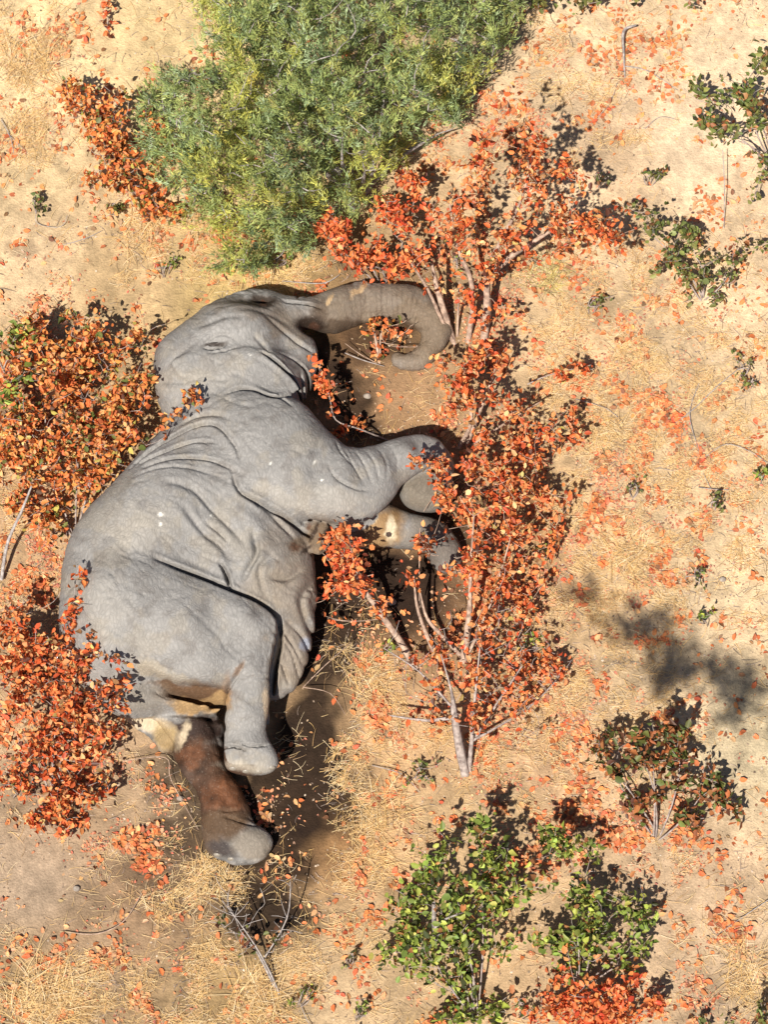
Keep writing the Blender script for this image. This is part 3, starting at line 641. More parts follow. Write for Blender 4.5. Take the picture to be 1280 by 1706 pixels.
def shrub(name, label, cat, base, blobs, pal, stems=None, n_leaf=7, size=.056, group=None, singles=300, auto=6, bark=None, per=30, bare=.08, spread=.080, up=.28, thick=.009):
    """blobs: photo x, y, height, horizontal radius in px, share; stems: lists of (photo x, y, height, radius)"""
    bw = at(base[0], base[1], 0); root = thing(name, label, cat, bw, group)
    A = []; tot = 0
    for bx, by, z, r, dens in blobs:
        n = max(3, int(dens * per * (.5 if cat == 'tree' else .64) * (r / 50) ** 2)); R = r / PPM; c = at(bx, by, z)
        q = rng.normal(size=(n, 3)); q /= np.linalg.norm(q, axis=1, keepdims=True); q *= rng.random((n, 1)) ** (1 / 1.7) * np.where(rng.random((n, 1)) < .12, 1.5, 1.0)
        q[:, :2] *= R * (1 + .35 * rng.normal(size=(n, 1))); q[:, 2] *= min(R * .75, z * .85)
        A.append(c + q)
    A = np.concatenate(A)
    sdn = int(abs(base[0]) + abs(base[1])) % 997
    keep = fbm(A[:, 0] * 5, A[:, 1] * 5, o=2, seed=sdn) > -.30
    if keep.sum() > 8: A = A[keep]
    hb = on_body(A[:, 0], A[:, 1]); A[:, 2] = np.where((hb > 0) & (A[:, 2] < hb + .05), hb + .05 + .05 * rng.random(len(A)), A[:, 2]); A[:, 2] = np.maximum(A[:, 2], .05)
    # stems
    ST_ = []
    if stems:
        for s in stems:
            c = catmull(s, 4, False); ST_.append((at(c[:, 0], c[:, 1], np.maximum(c[:, 2], 0)), c[:, 3]))
    else:
        for k in range(auto):
            t_ = A[rng.integers(len(A))]; e = bw + (t_ - bw) * .72
            ts = np.linspace(0, 1, 8)[:, None]; mid = (bw + e) / 2 + [*(rng.normal(size=2) * .06), .12 + .1 * rng.random()]
            c = (1 - ts) ** 2 * (bw + [*(rng.normal(size=2) * .02), -.03]) + 2 * ts * (1 - ts) * mid + ts ** 2 * e
            ST_.append((c, np.linspace(thick, .005, 8)))
    nodes = np.concatenate([s[0] for s in ST_]); sid = np.concatenate([np.full(len(s[0]), i) for i, s in enumerate(ST_)])
    rad = np.concatenate([s[1] for s in ST_])
    SA = [[] for _ in ST_]; SB = [[] for _ in ST_]; RA = [[] for _ in ST_]; RB = [[] for _ in ST_]
    for i, (c, r) in enumerate(ST_):
        SA[i] += list(c[:-1]); SB[i] += list(c[1:]); RA[i] += list(r[:-1]); RB[i] += list(r[1:])
    order = np.argsort(np.linalg.norm(A - bw, axis=1) + rng.normal(0, .1, len(A)))
    LPos = []; LDir = []
    for k in order:
        t_ = A[k]; d = np.linalg.norm(nodes - t_, axis=1) + np.where(nodes[:, 2] > t_[2] + .02, .3, 0) + np.where(rad < .003, .08, 0)
        j = int(np.argmin(d)); s = sid[j]; p0 = nodes[j]; D = t_ - p0; Ln = np.linalg.norm(D)
        m_ = max(2, min(6, int(Ln / .08) + 1)); prev = p0; r0 = min(rad[j], max(.0022, .0022 + .006 * Ln)) * .8
        off = rng.normal(size=3) * Ln * .10; new = []
        for q in range(1, m_ + 1):
            f = q / m_; pt = p0 + D * f + off * math.sin(math.pi * f) + [0, 0, -.02 * Ln * math.sin(math.pi * f)]
            ra_ = r0 * (1 - .6 * (q - 1) / m_); rb_ = r0 * (1 - .6 * f)
            SA[s].append(prev); SB[s].append(pt); RA[s].append(max(ra_, .0026)); RB[s].append(max(rb_, .0020)); prev = pt; new.append(pt)
        nodes = np.concatenate([nodes, np.array(new)]); sid = np.concatenate([sid, np.full(len(new), s)]); rad = np.concatenate([rad, np.linspace(r0, r0 * .4, len(new))])
        if rng.random() < bare: continue
        nl = max(2, int(rng.gamma(2.2, n_leaf * 1.75 / 2.2)))
        dr = D / (Ln + 1e-6)
        tpar = rng.random((nl, 1)) * min(.20, Ln); LPos.append(t_ - dr * tpar + rng.normal(size=(nl, 3)) * spread * .42 * np.array([1, 1, .6])); LDir.append(np.tile(dr, (nl, 1)))
    bmat = bark or M_BARK
    for i in range(len(ST_)):
        for q in range(len(RA[i])): RA[i][q] *= rng.uniform(.85, 1.15)
    for i in range(len(ST_)):
        Vv, Ff = tubes(SA[i], SB[i], np.array(RA[i]), np.array(RB[i]), 5)
        link('stem', make_mesh('stem', Vv, Ff, bmat, None, True), root)
    if LPos:
        LP = np.concatenate(LPos); LP[:, 2] = np.maximum(LP[:, 2], .02); n = len(LP)
        Rm = leaf_frames(n, up, 1.4); S = size * (0.55 + .75 * rng.random(n)); Cc = colours(pal, n)
        key = -(LP[:, 2] + rng.random(n) * .25); o = np.argsort(key); ns = min(singles, n)
        for k in o[:ns]:
            ob = bpy.data.objects.new('leaf', LEAFMESH[k % len(LEAFMESH)]); ob.parent = root
            mtx = Matrix(Rm[k].tolist()).to_4x4(); mtx = mtx @ Matrix.Diagonal((S[k], S[k], S[k], 1)); mtx.translation = Vector(LP[k] - bw)
            ob.matrix_local = mtx; ob.color = (*Cc[k], 1); COL.objects.link(ob)
        rest = o[ns:]
        if len(rest):
            f = link('foliage', leaves_mesh('foliage', LP[rest], Rm[rest], S[rest], Cc[rest], M_LEAF_A), root); f['kind'] = 'stuff'
    return root

RS = 260
shrub('mopane_shrub', 'orange leaved shrub at the upper left, beside the feathery green bush', 'shrub', (250, 350),
      [(135, 145, .5, 42, 1), (190, 170, .5, 50, .8), (195, 235, .45, 55, 1.2), (180, 290, .4, 50, 1.3), (240, 320, .3, 55, 1.2), (290, 345, .25, 28, 1), (225, 260, .4, 50, 1.2), (150, 200, .4, 45, 1.2), (120, 170, .4, 30, 1), (260, 220, .5, 40, 1)], 'orange', singles=RS, per=36)
shrub('mopane_shrub', 'vivid red shrub tucked under the lower edge of the green bush', 'shrub', (640, 480),
      [(500, 365, .4, 34, 1), (560, 385, .5, 55, 1.4), (610, 420, .5, 50, 1.5), (650, 350, .6, 50, 1), (690, 300, .7, 40, .8), (600, 350, .5, 40, .8), (680, 430, .6, 40, 1)], 'scarlet', singles=RS, per=42)
shrub('mopane_tree', 'tall forked tree with red leaves and pale trunks above the curled trunk tip', 'tree', (790, 575),
      [(850, 180, 1.5, 45, .8), (900, 230, 1.5, 50, .8), (800, 290, 1.3, 60, .9), (880, 320, 1.2, 55, 1.0), (950, 300, 1.2, 45, .8), (780, 370, 1., 60, 1.1), (940, 370, .9, 65, 1.3), (1020, 380, .9, 48, 1.5), (900, 350, 1., 60, 1.1), (840, 240, 1.4, 50, .9), (720, 330, 1., 40, .8), (980, 400, .8, 50, 1.2), (860, 395, .9, 55, 1.3),
       (730, 400, .9, 42, 1), (810, 440, .7, 50, 1.2), (710, 470, .6, 30, .8), (770, 500, .5, 40, .7), (830, 520, .4, 40, .7), (900, 280, 1.1, 90, .35)], 'red',
      stems=[[(757, 572, 0, .022), (735, 530, .25, .018), (712, 480, .55, .014), (686, 440, .8, .009)], [(755, 566, 0, .030), (745, 535, .18, .030), (728, 478, .45, .026), (720, 440, .6, .012)],
             [(762, 562, 0, .012), (764, 510, .2, .010), (766, 470, .4, .007)], [(780, 570, 0, .028), (788, 505, .3, .026), (783, 460, .55, .022), (762, 410, .8, .014), (750, 340, 1.1, .009)],
             [(806, 572, 0, .036), (812, 510, .25, .036), (812, 455, .55, .030), (836, 400, .85, .020), (870, 330, 1.1, .012), (890, 250, 1.4, .007)],
             [(814, 462, .5, .030), (848, 430, .6, .026), (884, 406, .7, .020), (950, 370, .9, .009), (1010, 375, .95, .005)]], singles=300, per=26, bark=M_PALE)
shrub('mopane_tree', 'slender red leaved tree right of the elephant foreleg, crown reaching upward', 'tree', (775, 745),
      [(800, 590, .8, 45, 1), (830, 640, .8, 55, 1.1), (790, 680, .6, 50, 1.), (880, 670, .7, 55, 1.), (930, 700, .6, 42, .9), (730, 600, .7, 26, .8), (745, 680, .6, 26, .8), (760, 640, .7, 34, 1), (960, 690, .4, 30, .8), (850, 730, .5, 55, 1.1), (920, 750, .4, 50, .9), (965, 725, .4, 25, .8), (740, 640, .6, 24, .5), (780, 620, .8, 40, 1)], 'red',
      stems=[[(765, 745, 0, .020), (785, 705, .2, .018), (783, 650, .45, .013), (795, 600, .7, .007)], [(778, 738, 0, .028), (788, 712, .15, .022), (810, 660, .4, .012), (830, 600, .7, .006)],
             [(785, 742, 0, .012), (850, 700, .3, .009), (900, 670, .5, .005)]], singles=300, per=24, bark=M_PALE)
shrub('mopane_tree', 'dense red leaved tree growing beside the elephant front foot', 'tree', (775, 1095),
      [(790, 790, .8, 55, 1.2), (850, 800, .7, 60, 1.3), (730, 770, 1.0, 26, .8), (900, 820, .5, 45, 1), (945, 840, .4, 36, .9), (930, 900, .3, 34, .8), (745, 820, .8, 26, .9), (780, 860, .8, 60, 1.2), (850, 880, .6, 60, 1.2), (745, 880, .8, 36, .55), (700, 900, .8, 20, .4), (880, 930, .4, 45, 1),
       (790, 930, .7, 60, 1.2), (740, 960, .6, 45, .6), (840, 980, .5, 55, 1.1), (690, 765, 1.1, 9, .8), (900, 760, .5, 40, 1), (700, 970, .5, 26, .7), (750, 925, .7, 30, 1.1), (745, 815, .8, 14, 1.4), (735, 770, .9, 16, 1.2), (700, 905, .7, 14, .8), (880, 1010, .4, 40, .8)], 'red',
      stems=[[(772, 1100, 0, .032), (780, 1045, .25, .030), (783, 1005, .45, .022), (785, 940, .7, .013), (790, 860, .9, .007)], [(768, 1092, 0, .022), (740, 1062, .12, .020), (712, 1030, .3, .016), (700, 985, .5, .006)],
             [(725, 1090, 0, .020), (712, 1060, .15, .020), (695, 1010, .4, .014), (690, 960, .6, .004)], [(778, 1095, 0, .016), (820, 1000, .35, .011), (850, 900, .7, .006)], [(699, 1000, .2, .006), (699, 930, .6, .005), (700, 880, .85, .003)]], singles=300, per=28, bark=M_PALE)
shrub('mopane_sapling', 'red leaved sapling with a bare forked stem leaning over the elephant belly', 'sapling', (692, 1112),
      [(565, 890, .9, 20, 1.6), (545, 930, .8, 24, 1.4), (580, 940, .8, 34, 1.6), (560, 975, .6, 30, 1.3), (610, 970, .7, 22, 1.2), (535, 1030, .3, 12, 1.3), (640, 1010, .4, 20, .8), (575, 870, .9, 10, 1)], 'scarlet',
      stems=[[(692, 1112, 0, .034), (668, 1070, .15, .032), (640, 1030, .32, .028), (612, 990, .52, .022), (590, 955, .7, .012), (572, 925, .82, .006)], [(614, 992, .5, .018), (592, 980, .58, .012), (570, 955, .7, .006)],
             [(606, 985, .52, .010), (592, 945, .75, .007), (585, 915, .9, .004)]], singles=300, per=45, bark=M_PALE)
shrub('mopane_shrub', 'twiggy half bare shrub with rusty leaves and a pale trunk, below the red trees', 'shrub', (775, 1285),
      [(760, 1060, .6, 60, .5), (830, 1040, .6, 60, .7), (880, 1080, .4, 50, .7), (800, 1120, .5, 70, .6), (730, 1140, .4, 60, .35), (870, 1150, .4, 60, .8), (920, 1110, .3, 40, .8), (790, 1190, .4, 60, .5), (870, 1210, .25, 45, .6), (680, 1100, .3, 50, .3), (710, 1190, .3, 40, .25)], 'red',
      stems=[[(775, 1288, 0, .042), (766, 1245, .18, .040), (758, 1195, .42, .034), (752, 1150, .6, .012), (735, 1090, .8, .006)], [(782, 1282, 0, .022), (786, 1235, .2, .020), (792, 1160, .5, .012), (800, 1080, .8, .006)],
             [(785, 1240, .15, .014), (830, 1170, .35, .010), (870, 1110, .5, .006)], [(758, 1195, .42, .018), (710, 1200, .36, .014), (650, 1192, .34, .006)], [(786, 1235, .2, .012), (880, 1180, .25, .007), (930, 1130, .3, .004)],
             [(755, 1180, .4, .012), (700, 1120, .5, .008), (640, 1080, .45, .004)]], bare=.5, n_leaf=4, singles=300, per=60, bark=M_BARK)
shrub('mopane_sapling', 'small sapling with pink stems standing inside the curl of the trunk', 'sapling', (632, 605),
      [(610, 550, .3, 26, .5), (655, 560, .3, 26, .7), (680, 540, .35, 16, .8), (630, 590, .1, 20, .4), (695, 575, .2, 14, 1.2)], 'orange',
      stems=[[(632, 605, 0, .016), (628, 575, .12, .014), (622, 545, .25, .008)], [(634, 602, 0, .010), (634, 560, .2, .007), (640, 545, .3, .003)], [(628, 605, .03, .005), (600, 590, .1, .004), (575, 572, .16, .002)]], bare=.3, n_leaf=4, per=40, bark=M_PALE, size=.055)
shrub('mopane_sapling', 'thin twig of scarlet leaves drooping between the chin and the foreleg', 'sapling', (650, 735),
      [(530, 600, .7, 9, 3), (532, 630, .68, 11, 3), (545, 655, .6, 13, 3), (550, 690, .5, 10, 1.8), (595, 700, .3, 10, 1.3), (575, 722, .4, 8, 1.)], 'scarlet',
      stems=[[(650, 735, 0, .008), (600, 715, .3, .007), (560, 700, .45, .006), (550, 665, .55, .005), (540, 625, .66, .003)], [(590, 712, .3, .004), (560, 718, .4, .003)]], n_leaf=5, per=40, spread=.05)
shrub('mopane_shrub', 'big orange leaved thicket on the left, pressed against the elephant neck', 'shrub', (120, 900),
      [(60, 560, .5, 60, .8), (140, 570, .5, 60, 1.2), (200, 590, .5, 50, 1.2), (110, 640, .5, 70, 1.2), (200, 660, .6, 60, 1.4), (40, 680, .5, 60, .9), (130, 730, .5, 70, 1.3), (210, 730, .6, 45, 1.4), (50, 780, .4, 55, 1.2), (120, 800, .4, 50, 1.2), (180, 780, .4, 36, 1.2),
       (240, 630, .7, 25, 1.2), (285, 690, .95, 12, 1.5), (325, 665, 1.0, 9, 1.2), (255, 750, .95, 9, 1.5), (20, 840, .3, 35, 1), (270, 690, .8, 14, 1.2), (230, 560, .5, 26, 1), (20, 750, .4, 50, 1.3), (80, 850, .3, 50, 1), (90, 600, .4, 60, 1), (20, 600, .4, 40, 1)], 'orange', singles=300, per=40, auto=8)
shrub('mopane_shrub', 'dark red leaved thicket on the left, overhanging the elephant rump', 'shrub', (90, 1340),
      [(40, 1010, .5, 40, .8), (115, 1030, .9, 26, .9), (60, 1080, .6, 50, 1.2), (130, 1110, .8, 50, 1.2), (195, 1100, 1.15, 20, .8), (50, 1160, .6, 60, 1.4), (130, 1180, .8, 55, 1.4), (190, 1160, .9, 28, 1.2), (70, 1240, .5, 60, 1.3), (140, 1260, .5, 45, 1.3), (100, 1320, .3, 45, 1.2), (110, 1360, .2, 30, 1),
       (180, 1310, .3, 26, 1), (10, 1120, .5, 40, 1), (210, 1130, 1.0, 12, 1), (130, 940, 1.1, 14, .7), (30, 1060, .5, 50, 1.3), (70, 1350, .2, 40, 1), (30, 1300, .3, 40, 1), (150, 1330, .3, 40, 1), (180, 1220, .5, 36, 1.2), (100, 1070, .7, 40, 1)], 'red', singles=300, per=40, auto=8)
shrub('mopane_shrub', 'yellow green sprays at the left edge, above the orange thicket', 'shrub', (20, 640),
      [(30, 550, .6, 30, .9), (15, 590, .6, 25, .8), (40, 620, .5, 22, .6), (15, 660, .5, 22, .7), (60, 690, .4, 18, .6)], 'green', per=20, size=.07)
shrub('mopane_shrub', 'glossy green shrub at the bottom with a grey snag poking out', 'shrub', (790, 1700),
      [(800, 1370, .7, 40, .8), (730, 1430, .6, 45, .9), (820, 1430, .7, 50, 1.2), (700, 1490, .5, 45, 1.2), (770, 1490, .6, 60, 1.4), (830, 1500, .6, 42, 1.2), (680, 1560, .4, 40, 1.2), (750, 1560, .5, 60, 1.4), (815, 1570, .5, 46, 1.2), (700, 1610, .3, 45, 1.1), (790, 1630, .3, 50, 1.1), (760, 1680, .2, 40, 1), (830, 1690, .2, 35, 1), (660, 1520, .4, 30, 1), (650, 1600, .3, 30, .8)], 'green',
      singles=300, per=24, size=.064, auto=7, spread=.10)
shrub('mopane_shrub', 'green shrub with reddish tips at the bottom, right of the glossy one', 'shrub', (960, 1660),
      [(900, 1370, .6, 28, .8), (920, 1420, .6, 36, 1), (990, 1440, .5, 34, .9), (965, 1490, .6, 42, 1.2), (1020, 1500, .5, 42, 1), (930, 1570, .5, 36, 1.), (1000, 1560, .5, 55, 1.3), (1060, 1570, .4, 28, 1), (960, 1610, .3, 50, 1.2), (1040, 1610, .3, 30, 1), (1050, 1530, .4, 40, 1), (1075, 1500, .3, 24, .8), (960, 1400, .5, 24, .7)], 'green', singles=300, per=22, size=.062, auto=6, spread=.10)
shrub('mopane_shrub', 'scarlet shrub cut by the bottom edge, in front of the green shrubs', 'shrub', (990, 1760),
      [(940, 1640, .4, 30, 1.2), (900, 1680, .4, 36, 1.2), (980, 1670, .5, 50, 1.4), (1040, 1660, .5, 45, 1.3), (1090, 1680, .4, 30, 1), (1000, 1700, .4, 60, 1.4)], 'scarlet', singles=RS, per=28)
shrub('mopane_shrub', 'low olive and rust coloured shrub standing alone on the right', 'shrub', (1095, 1400),
      [(1000, 1240, .3, 34, 1), (1060, 1230, .4, 30, .8), (1120, 1210, .5, 36, 1.2), (1040, 1280, .35, 45, 1), (1110, 1280, .4, 45, 1.2), (1170, 1300, .3, 34, 1.1), (1080, 1340, .3, 40, 1), (1150, 1360, .3, 35, 1.2), (1200, 1320, .2, 16, .8), (1230, 1355, .2, 8, 1.2)], 'rusty', singles=RS, per=34, size=.066)
shrub('mopane_shrub', 'olive green shrub cut by the right edge near the top', 'shrub', (1290, 280),
      [(1150, 145, .5, 22, 1), (1185, 200, .5, 42, 1.2), (1240, 150, .6, 45, 1.2), (1250, 220, .6, 45, 1.2), (1270, 90, .6, 26, 1), (1210, 230, .4, 25, 1), (1270, 270, .4, 24, 1), (1255, 330, .3, 14, .7)], 'dull', singles=RS, per=38, size=.062)
shrub('mopane_shrub', 'thin dull green shrub on bare sand, right of the red crown', 'shrub', (1170, 500),
      [(1100, 370, .4, 34, .9), (1150, 390, .4, 36, .9), (1130, 430, .35, 40, 1), (1190, 430, .3, 38, .8), (1245, 400, .3, 22, .7), (1220, 460, .25, 30, .8), (1160, 470, .25, 34, .9), (1200, 500, .15, 18, .8), (1060, 350, .4, 20, .8)], 'dull', singles=RS, per=32, size=.055)
shrub('mopane_shrub', 'green leafy tips entering the frame along the top edge', 'shrub', (960, -60),
      [(900, 8, .4, 30, 1.1), (960, 5, .4, 28, .8), (870, 40, .3, 22, .8), (1040, 5, .4, 20, .7), (1160, 5, .4, 16, .7)], 'dull', singles=200, per=22)
shrub('mopane_seedling', 'small red sprig at the top edge, left of the green bush', 'seedling', (178, 50),
      [(178, 12, .15, 16, 1.4), (172, 40, .1, 12, 1.2)], 'scarlet', per=40, auto=2, thick=.004)
shrub('mopane_sapling', 'lone twig of red leaves pointing right over bare sand', 'sapling', (890, 640),
      [(955, 615, .25, 12, 1.8), (975, 612, .25, 12, 1.8), (940, 625, .25, 8, 1.2)], 'red', stems=[[(880, 640, .2, .006), (915, 625, .25, .005), (985, 608, .28, .002)]], per=60, spread=.04)
shrub('mopane_shrub', 'dark leafy shrub cut by the bottom right corner', 'shrub', (1230, 1760),
      [(1170, 1695, .2, 18, 1), (1270, 1670, .4, 20, 1.2), (1265, 1700, .4, 26, 1.2), (1210, 1700, .3, 20, .8)], 'dull', singles=200, per=24)
shrub('bare_shrub', 'leafless grey twiggy shrub on dark soil below the lower hind foot', 'shrub', (465, 1660),
      [(480, 1470, .5, 30, .6), (420, 1520, .4, 45, .8), (380, 1490, .4, 40, .7), (460, 1560, .3, 40, .8), (400, 1580, .25, 36, .7), (350, 1540, .3, 40, .5)], 'rusty',
      stems=[[(465, 1655, 0, .012), (445, 1610, .12, .009), (415, 1560, .3, .006), (370, 1500, .5, .003)], [(460, 1650, 0, .010), (430, 1590, .15, .007), (400, 1550, .3, .004)], [(438, 1600, .12, .006), (478, 1530, .35, .006), (484, 1465, .55, .003)]], bare=.75, n_leaf=4, per=34, bark=M_TWIG, size=.05)

# small green and dark seedlings scattered over the sand
SEED = [((1232, 612), 24, 'dull', 'on pale sand near the right edge, upper one of a pair'), ((1242, 640), 16, 'dull', 'on pale sand near the right edge, lower one of a pair'),
        ((1055, 812), 26, 'dull', 'amid fallen leaves right of the red trees'), ((1160, 955), 20, 'dull', 'above the soft tree shadow on the right'), ((1175, 1030), 16, 'green', 'beside the soft tree shadow on the right'),
        ((1268, 790), 16, 'green', 'touching the right edge at mid height'), ((1185, 830), 24, 'dull', 'amid straw at the far right'), ((905, 920), 18, 'green', 'right of the dense red tree'),
        ((880, 1070), 30, 'green', 'amid twigs at the foot of the red trees'), ((275, 440), 30, 'green', 'below the feathery bush, left of the head'), ((460, 430), 26, 'green', 'in straw just above the elephant head'),
        ((190, 350), 14, 'dull', 'under the upper left shrub'), ((60, 345), 16, 'dull', 'on pale sand at the left, above the grey stains'), ((690, 1280), 36, 'dull', 'with dark leaves left of the pale trunk base'),
        ((500, 1660), 26, 'green', 'at the bottom beside the leafless shrub'), ((580, 1600), 22, 'dull', 'dark and thin at the bottom centre'), ((600, 1690), 20, 'green', 'cut by the bottom edge left of the glossy shrub'),
        ((1085, 290), 26, 'dull', 'on bare sand right of the red crown'), ((990, 500), 26, 'dull', 'in straw right of the forked tree'), ((760, 430), 18, 'green', 'behind the forked pale trunks'), ((870, 1680), 20, 'dull', 'between green and scarlet shrubs at the bottom'),
        ((650, 1075), 14, 'green', 'beside the leaning bare stem'), ((25, 1310), 16, 'dull', 'at the left edge under the dark red thicket'), ((1000, 300), 20, 'dull', 'dark, in the shade of the red crown')]
for (c, r, pal, where) in SEED:
    shrub('seedling', 'small green seedling ' + where, 'seedling', (c[0], c[1] + r * .6), [(c[0], c[1], .12, r, 1), (c[0] + r * .5, c[1] - r * .3, .1, r * .6, 1)], pal, per=20, auto=4, n_leaf=3, size=.042, group='seedlings scattered on the sand', singles=60, thick=.004, spread=.05)

# ------------------------------------------------------------------ feathery green bush
def feathery():
    base = at(600, 330, 0)
    root = thing('acacia_bush', 'large feathery green bush filling the top centre, above the elephant', 'bush', base)
    poly = [(350, -60), (860, -60), (862, 30), (822, 110), (768, 175), (700, 225), (650, 285), (600, 340), (520, 390), (450, 420), (420, 455), (365, 460), (372, 410), (330, 350), (268, 290), (238, 200), (280, 120), (350, 70)]
    pw = catmull(poly, 4)
    n = 4900; px_ = rng.uniform(220, 880, n * 3); py_ = rng.uniform(-70, 450, n * 3)
    d = poly_dist(pw, px_, py_) + 34 * fbm(px_ * .02, py_ * .02, o=2, seed=60) + 46 * fbm(px_ * .06, py_ * .06, o=2, seed=61); ok = d > 0
    px_, py_, d = px_[ok][:n], py_[ok][:n], d[ok][:n]
    top = np.minimum(1.45, .50 + d / 80) * (.86 + .22 * fbm(px_ * .016, py_ * .016, o=3, seed=62) + .80 * fbm(px_ * .045, py_ * .045, o=2, seed=64))
    z = np.maximum(.08, top * (1 - .5 * rng.random(len(d)) ** 2.5))
    A = at(px_, py_, z)
    # holes in the crown where the shade shows through
    hole = fbm(px_ * .03, py_ * .03, o=2, seed=66) > .20
    A = A[~(hole & (rng.random(len(A)) < .75))]; px_, py_ = proj(A)
    # limbs
    SA, SB, RA, RB, sid = [], [], [], [], []
    limbs = []
    for k in range(9):
        t_ = A[rng.integers(len(A))]; e = base + (t_ - base) * .9; e[2] = min(max(e[2] * .8, .3), .9); ts = np.linspace(0, 1, 9)[:, None]
        mid = (base + e) / 2 + [*(rng.normal(size=2) * .15), .05]
        limbs.append(((1 - ts) ** 2 * (base + [0, 0, -.05]) + 2 * ts * (1 - ts) * mid + ts ** 2 * e, np.linspace(.035, .008, 9)))
    nodes = np.concatenate([l[0] for l in limbs]); ids = np.concatenate([np.full(9, i) for i in range(9)])
    segs = [([], [], [], []) for _ in limbs]
    for i, (c, r) in enumerate(limbs):
        for q in range(8): segs[i][0].append(c[q]); segs[i][1].append(c[q + 1]); segs[i][2].append(r[q]); segs[i][3].append(r[q + 1])
    sub = rng.choice(len(A), 900, replace=False); sub = sub[np.argsort(np.linalg.norm(A[sub] - base, axis=1))]
    for k in sub:
        t_ = A[k]; d_ = np.linalg.norm(nodes - t_, axis=1) + np.where(nodes[:, 2] > t_[2], .2, 0); j = int(np.argmin(d_)); p0 = nodes[j]; D = t_ - p0; prev = p0; s = segs[ids[j]]; new = []
        off = rng.normal(size=3) * np.linalg.norm(D) * .12
        for q in (1, 2, 3):
            f = q / 3; pt = p0 + D * f + off * math.sin(math.pi * f)
            s[0].append(prev); s[1].append(pt); s[2].append(.008 - .0018 * q); s[3].append(.0075 - .002 * q); prev = pt; new.append(pt)
        nodes = np.concatenate([nodes, new]); ids = np.concatenate([ids, [ids[j]] * 3])
    for s in segs:
        Vv, Ff = tubes(s[0], s[1], np.array(s[2]), np.array(s[3]), 5); link('branch', make_mesh('branch', Vv, Ff, M_TWIG, None, True), root)
    # sprigs: narrow leaflets along a short curved twig
    n = len(A); ax = rng.normal(size=(n, 3)); ax[:, 2] = np.abs(ax[:, 2]) * .5 + .25; out = A - (base + [0, 0, .3]); out /= np.linalg.norm(out, axis=1, keepdims=True)
    ax = ax + out * .7; ax /= np.linalg.norm(ax, axis=1, keepdims=True)
    per = 25; tpar = rng.random((n, per)); ln = rng.uniform(.12, .26, (n, 1))
    P_ = A[:, None] + ax[:, None] * ((tpar - .5) * ln)[..., None] + rng.normal(size=(n, per, 3)) * .012
    dr = ax[:, None] * .95 + rng.normal(size=(n, per, 3)) * .42; dr /= np.linalg.norm(dr, axis=2, keepdims=True)
    P_ = P_.reshape(-1, 3); dr = dr.reshape(-1, 3); N_ = len(P_)
    nr = rng.normal(size=(N_, 3)) * .6; nr[:, 2] += .8; sd2 = np.cross(dr, nr); sd2 /= np.linalg.norm(sd2, axis=1, keepdims=True); nr = np.cross(sd2, dr)
    Rm = np.stack([sd2, dr, nr], -1)
    T = np.array([[0, 0, 0], [-.10, .40, .03], [0, 1, 0], [.10, .40, .03]]); Fq = np.array([[0, 3, 2, 1]])
    base_c = np.array([(.28, .34, .11), (.38, .43, .14), (.22, .29, .12), (.48, .47, .14), (.08, .11, .045), (.33, .41, .22)])
    ck = base_c[rng.choice(6, n, p=[.28, .24, .2, .08, .1, .1])] * (1 + .22 * fbm(px_ * .03, py_ * .03, o=3, seed=70))[:, None] * rng.uniform(.8, 1.25, (n, 1))
    yl = (fbm(px_ * .015, py_ * .015, o=2, seed=71) > .22)[:, None]; ck = np.where(yl, ck * [1.35, 1.15, .8], ck)
    cc = np.repeat(np.clip(ck, .02, .6), per, 0) * rng.uniform(.8, 1.2, (N_, 1))
    f = link('foliage', leaves_mesh('feather_foliage', P_, Rm, rng.uniform(.032, .062, N_), cc, M_LEAF_A, T, Fq), root); f['kind'] = 'stuff'
feathery()

# ------------------------------------------------------------------ straw and fallen leaves
def density(blobs, px_, py_):
    m_ = np.zeros(len(px_)); px_, py_ = px_ + 70 * fbm(px_ * .012, py_ * .012, o=3, seed=501), py_ + 70 * fbm(px_ * .012, py_ * .012, o=3, seed=505)
    for bx, by, rx, ry, s in blobs: m_ = np.maximum(m_, s * np.exp(-(((px_ - bx) / rx) ** 2 + ((py_ - by) / ry) ** 2)))
    return m_
BARE = [(40, 360, 70, 90, .9), (1150, 260, 110, 90, .95), (1020, 240, 60, 50, .8), (80, 1490, 90, 70, .9), (200, 1580, 80, 40, .6), (1180, 500, 60, 60, .5), (1120, 1520, 70, 60, .7), (660, 620, 40, 60, .6),
        (900, 1290, 60, 30, .7), (560, 1180, 30, 160, .7), (1230, 1200, 50, 40, .6), (180, 440, 100, 40, .6), (620, 1300, 60, 40, .6), (980, 560, 40, 60, .6), (525, 1220, 75, 150, .97), (510, 1370, 75, 100, .97), (440, 1510, 90, 60, .93), (320, 1260, 60, 70, .9), (310, 1380, 60, 60, .8), (700, 980, 80, 50, .8), (580, 590, 40, 70, .9)]
def scatter(n, blobs, seed, floor=.05, clump=(.55, 1.6)):
    out = []
    while sum(map(len, out)) < n:
        px_ = rng.uniform(-120, 1400, 60000); py_ = rng.uniform(-150, 1850, 60000)
        dn = density(blobs, px_, py_) + floor; dn = dn * np.clip(clump[0] + clump[1] * fbm(px_ * .03, py_ * .03, o=4, seed=seed), 0, 2) * (1 - density(BARE, px_, py_))
        k = rng.random(60000) < dn * .5; p = np.stack([px_[k], py_[k]], 1); w = at(p[:, 0], p[:, 1], 0); h = on_body(w[:, 0], w[:, 1]); out.append(p[h < .03])
    return np.concatenate(out)[:n]
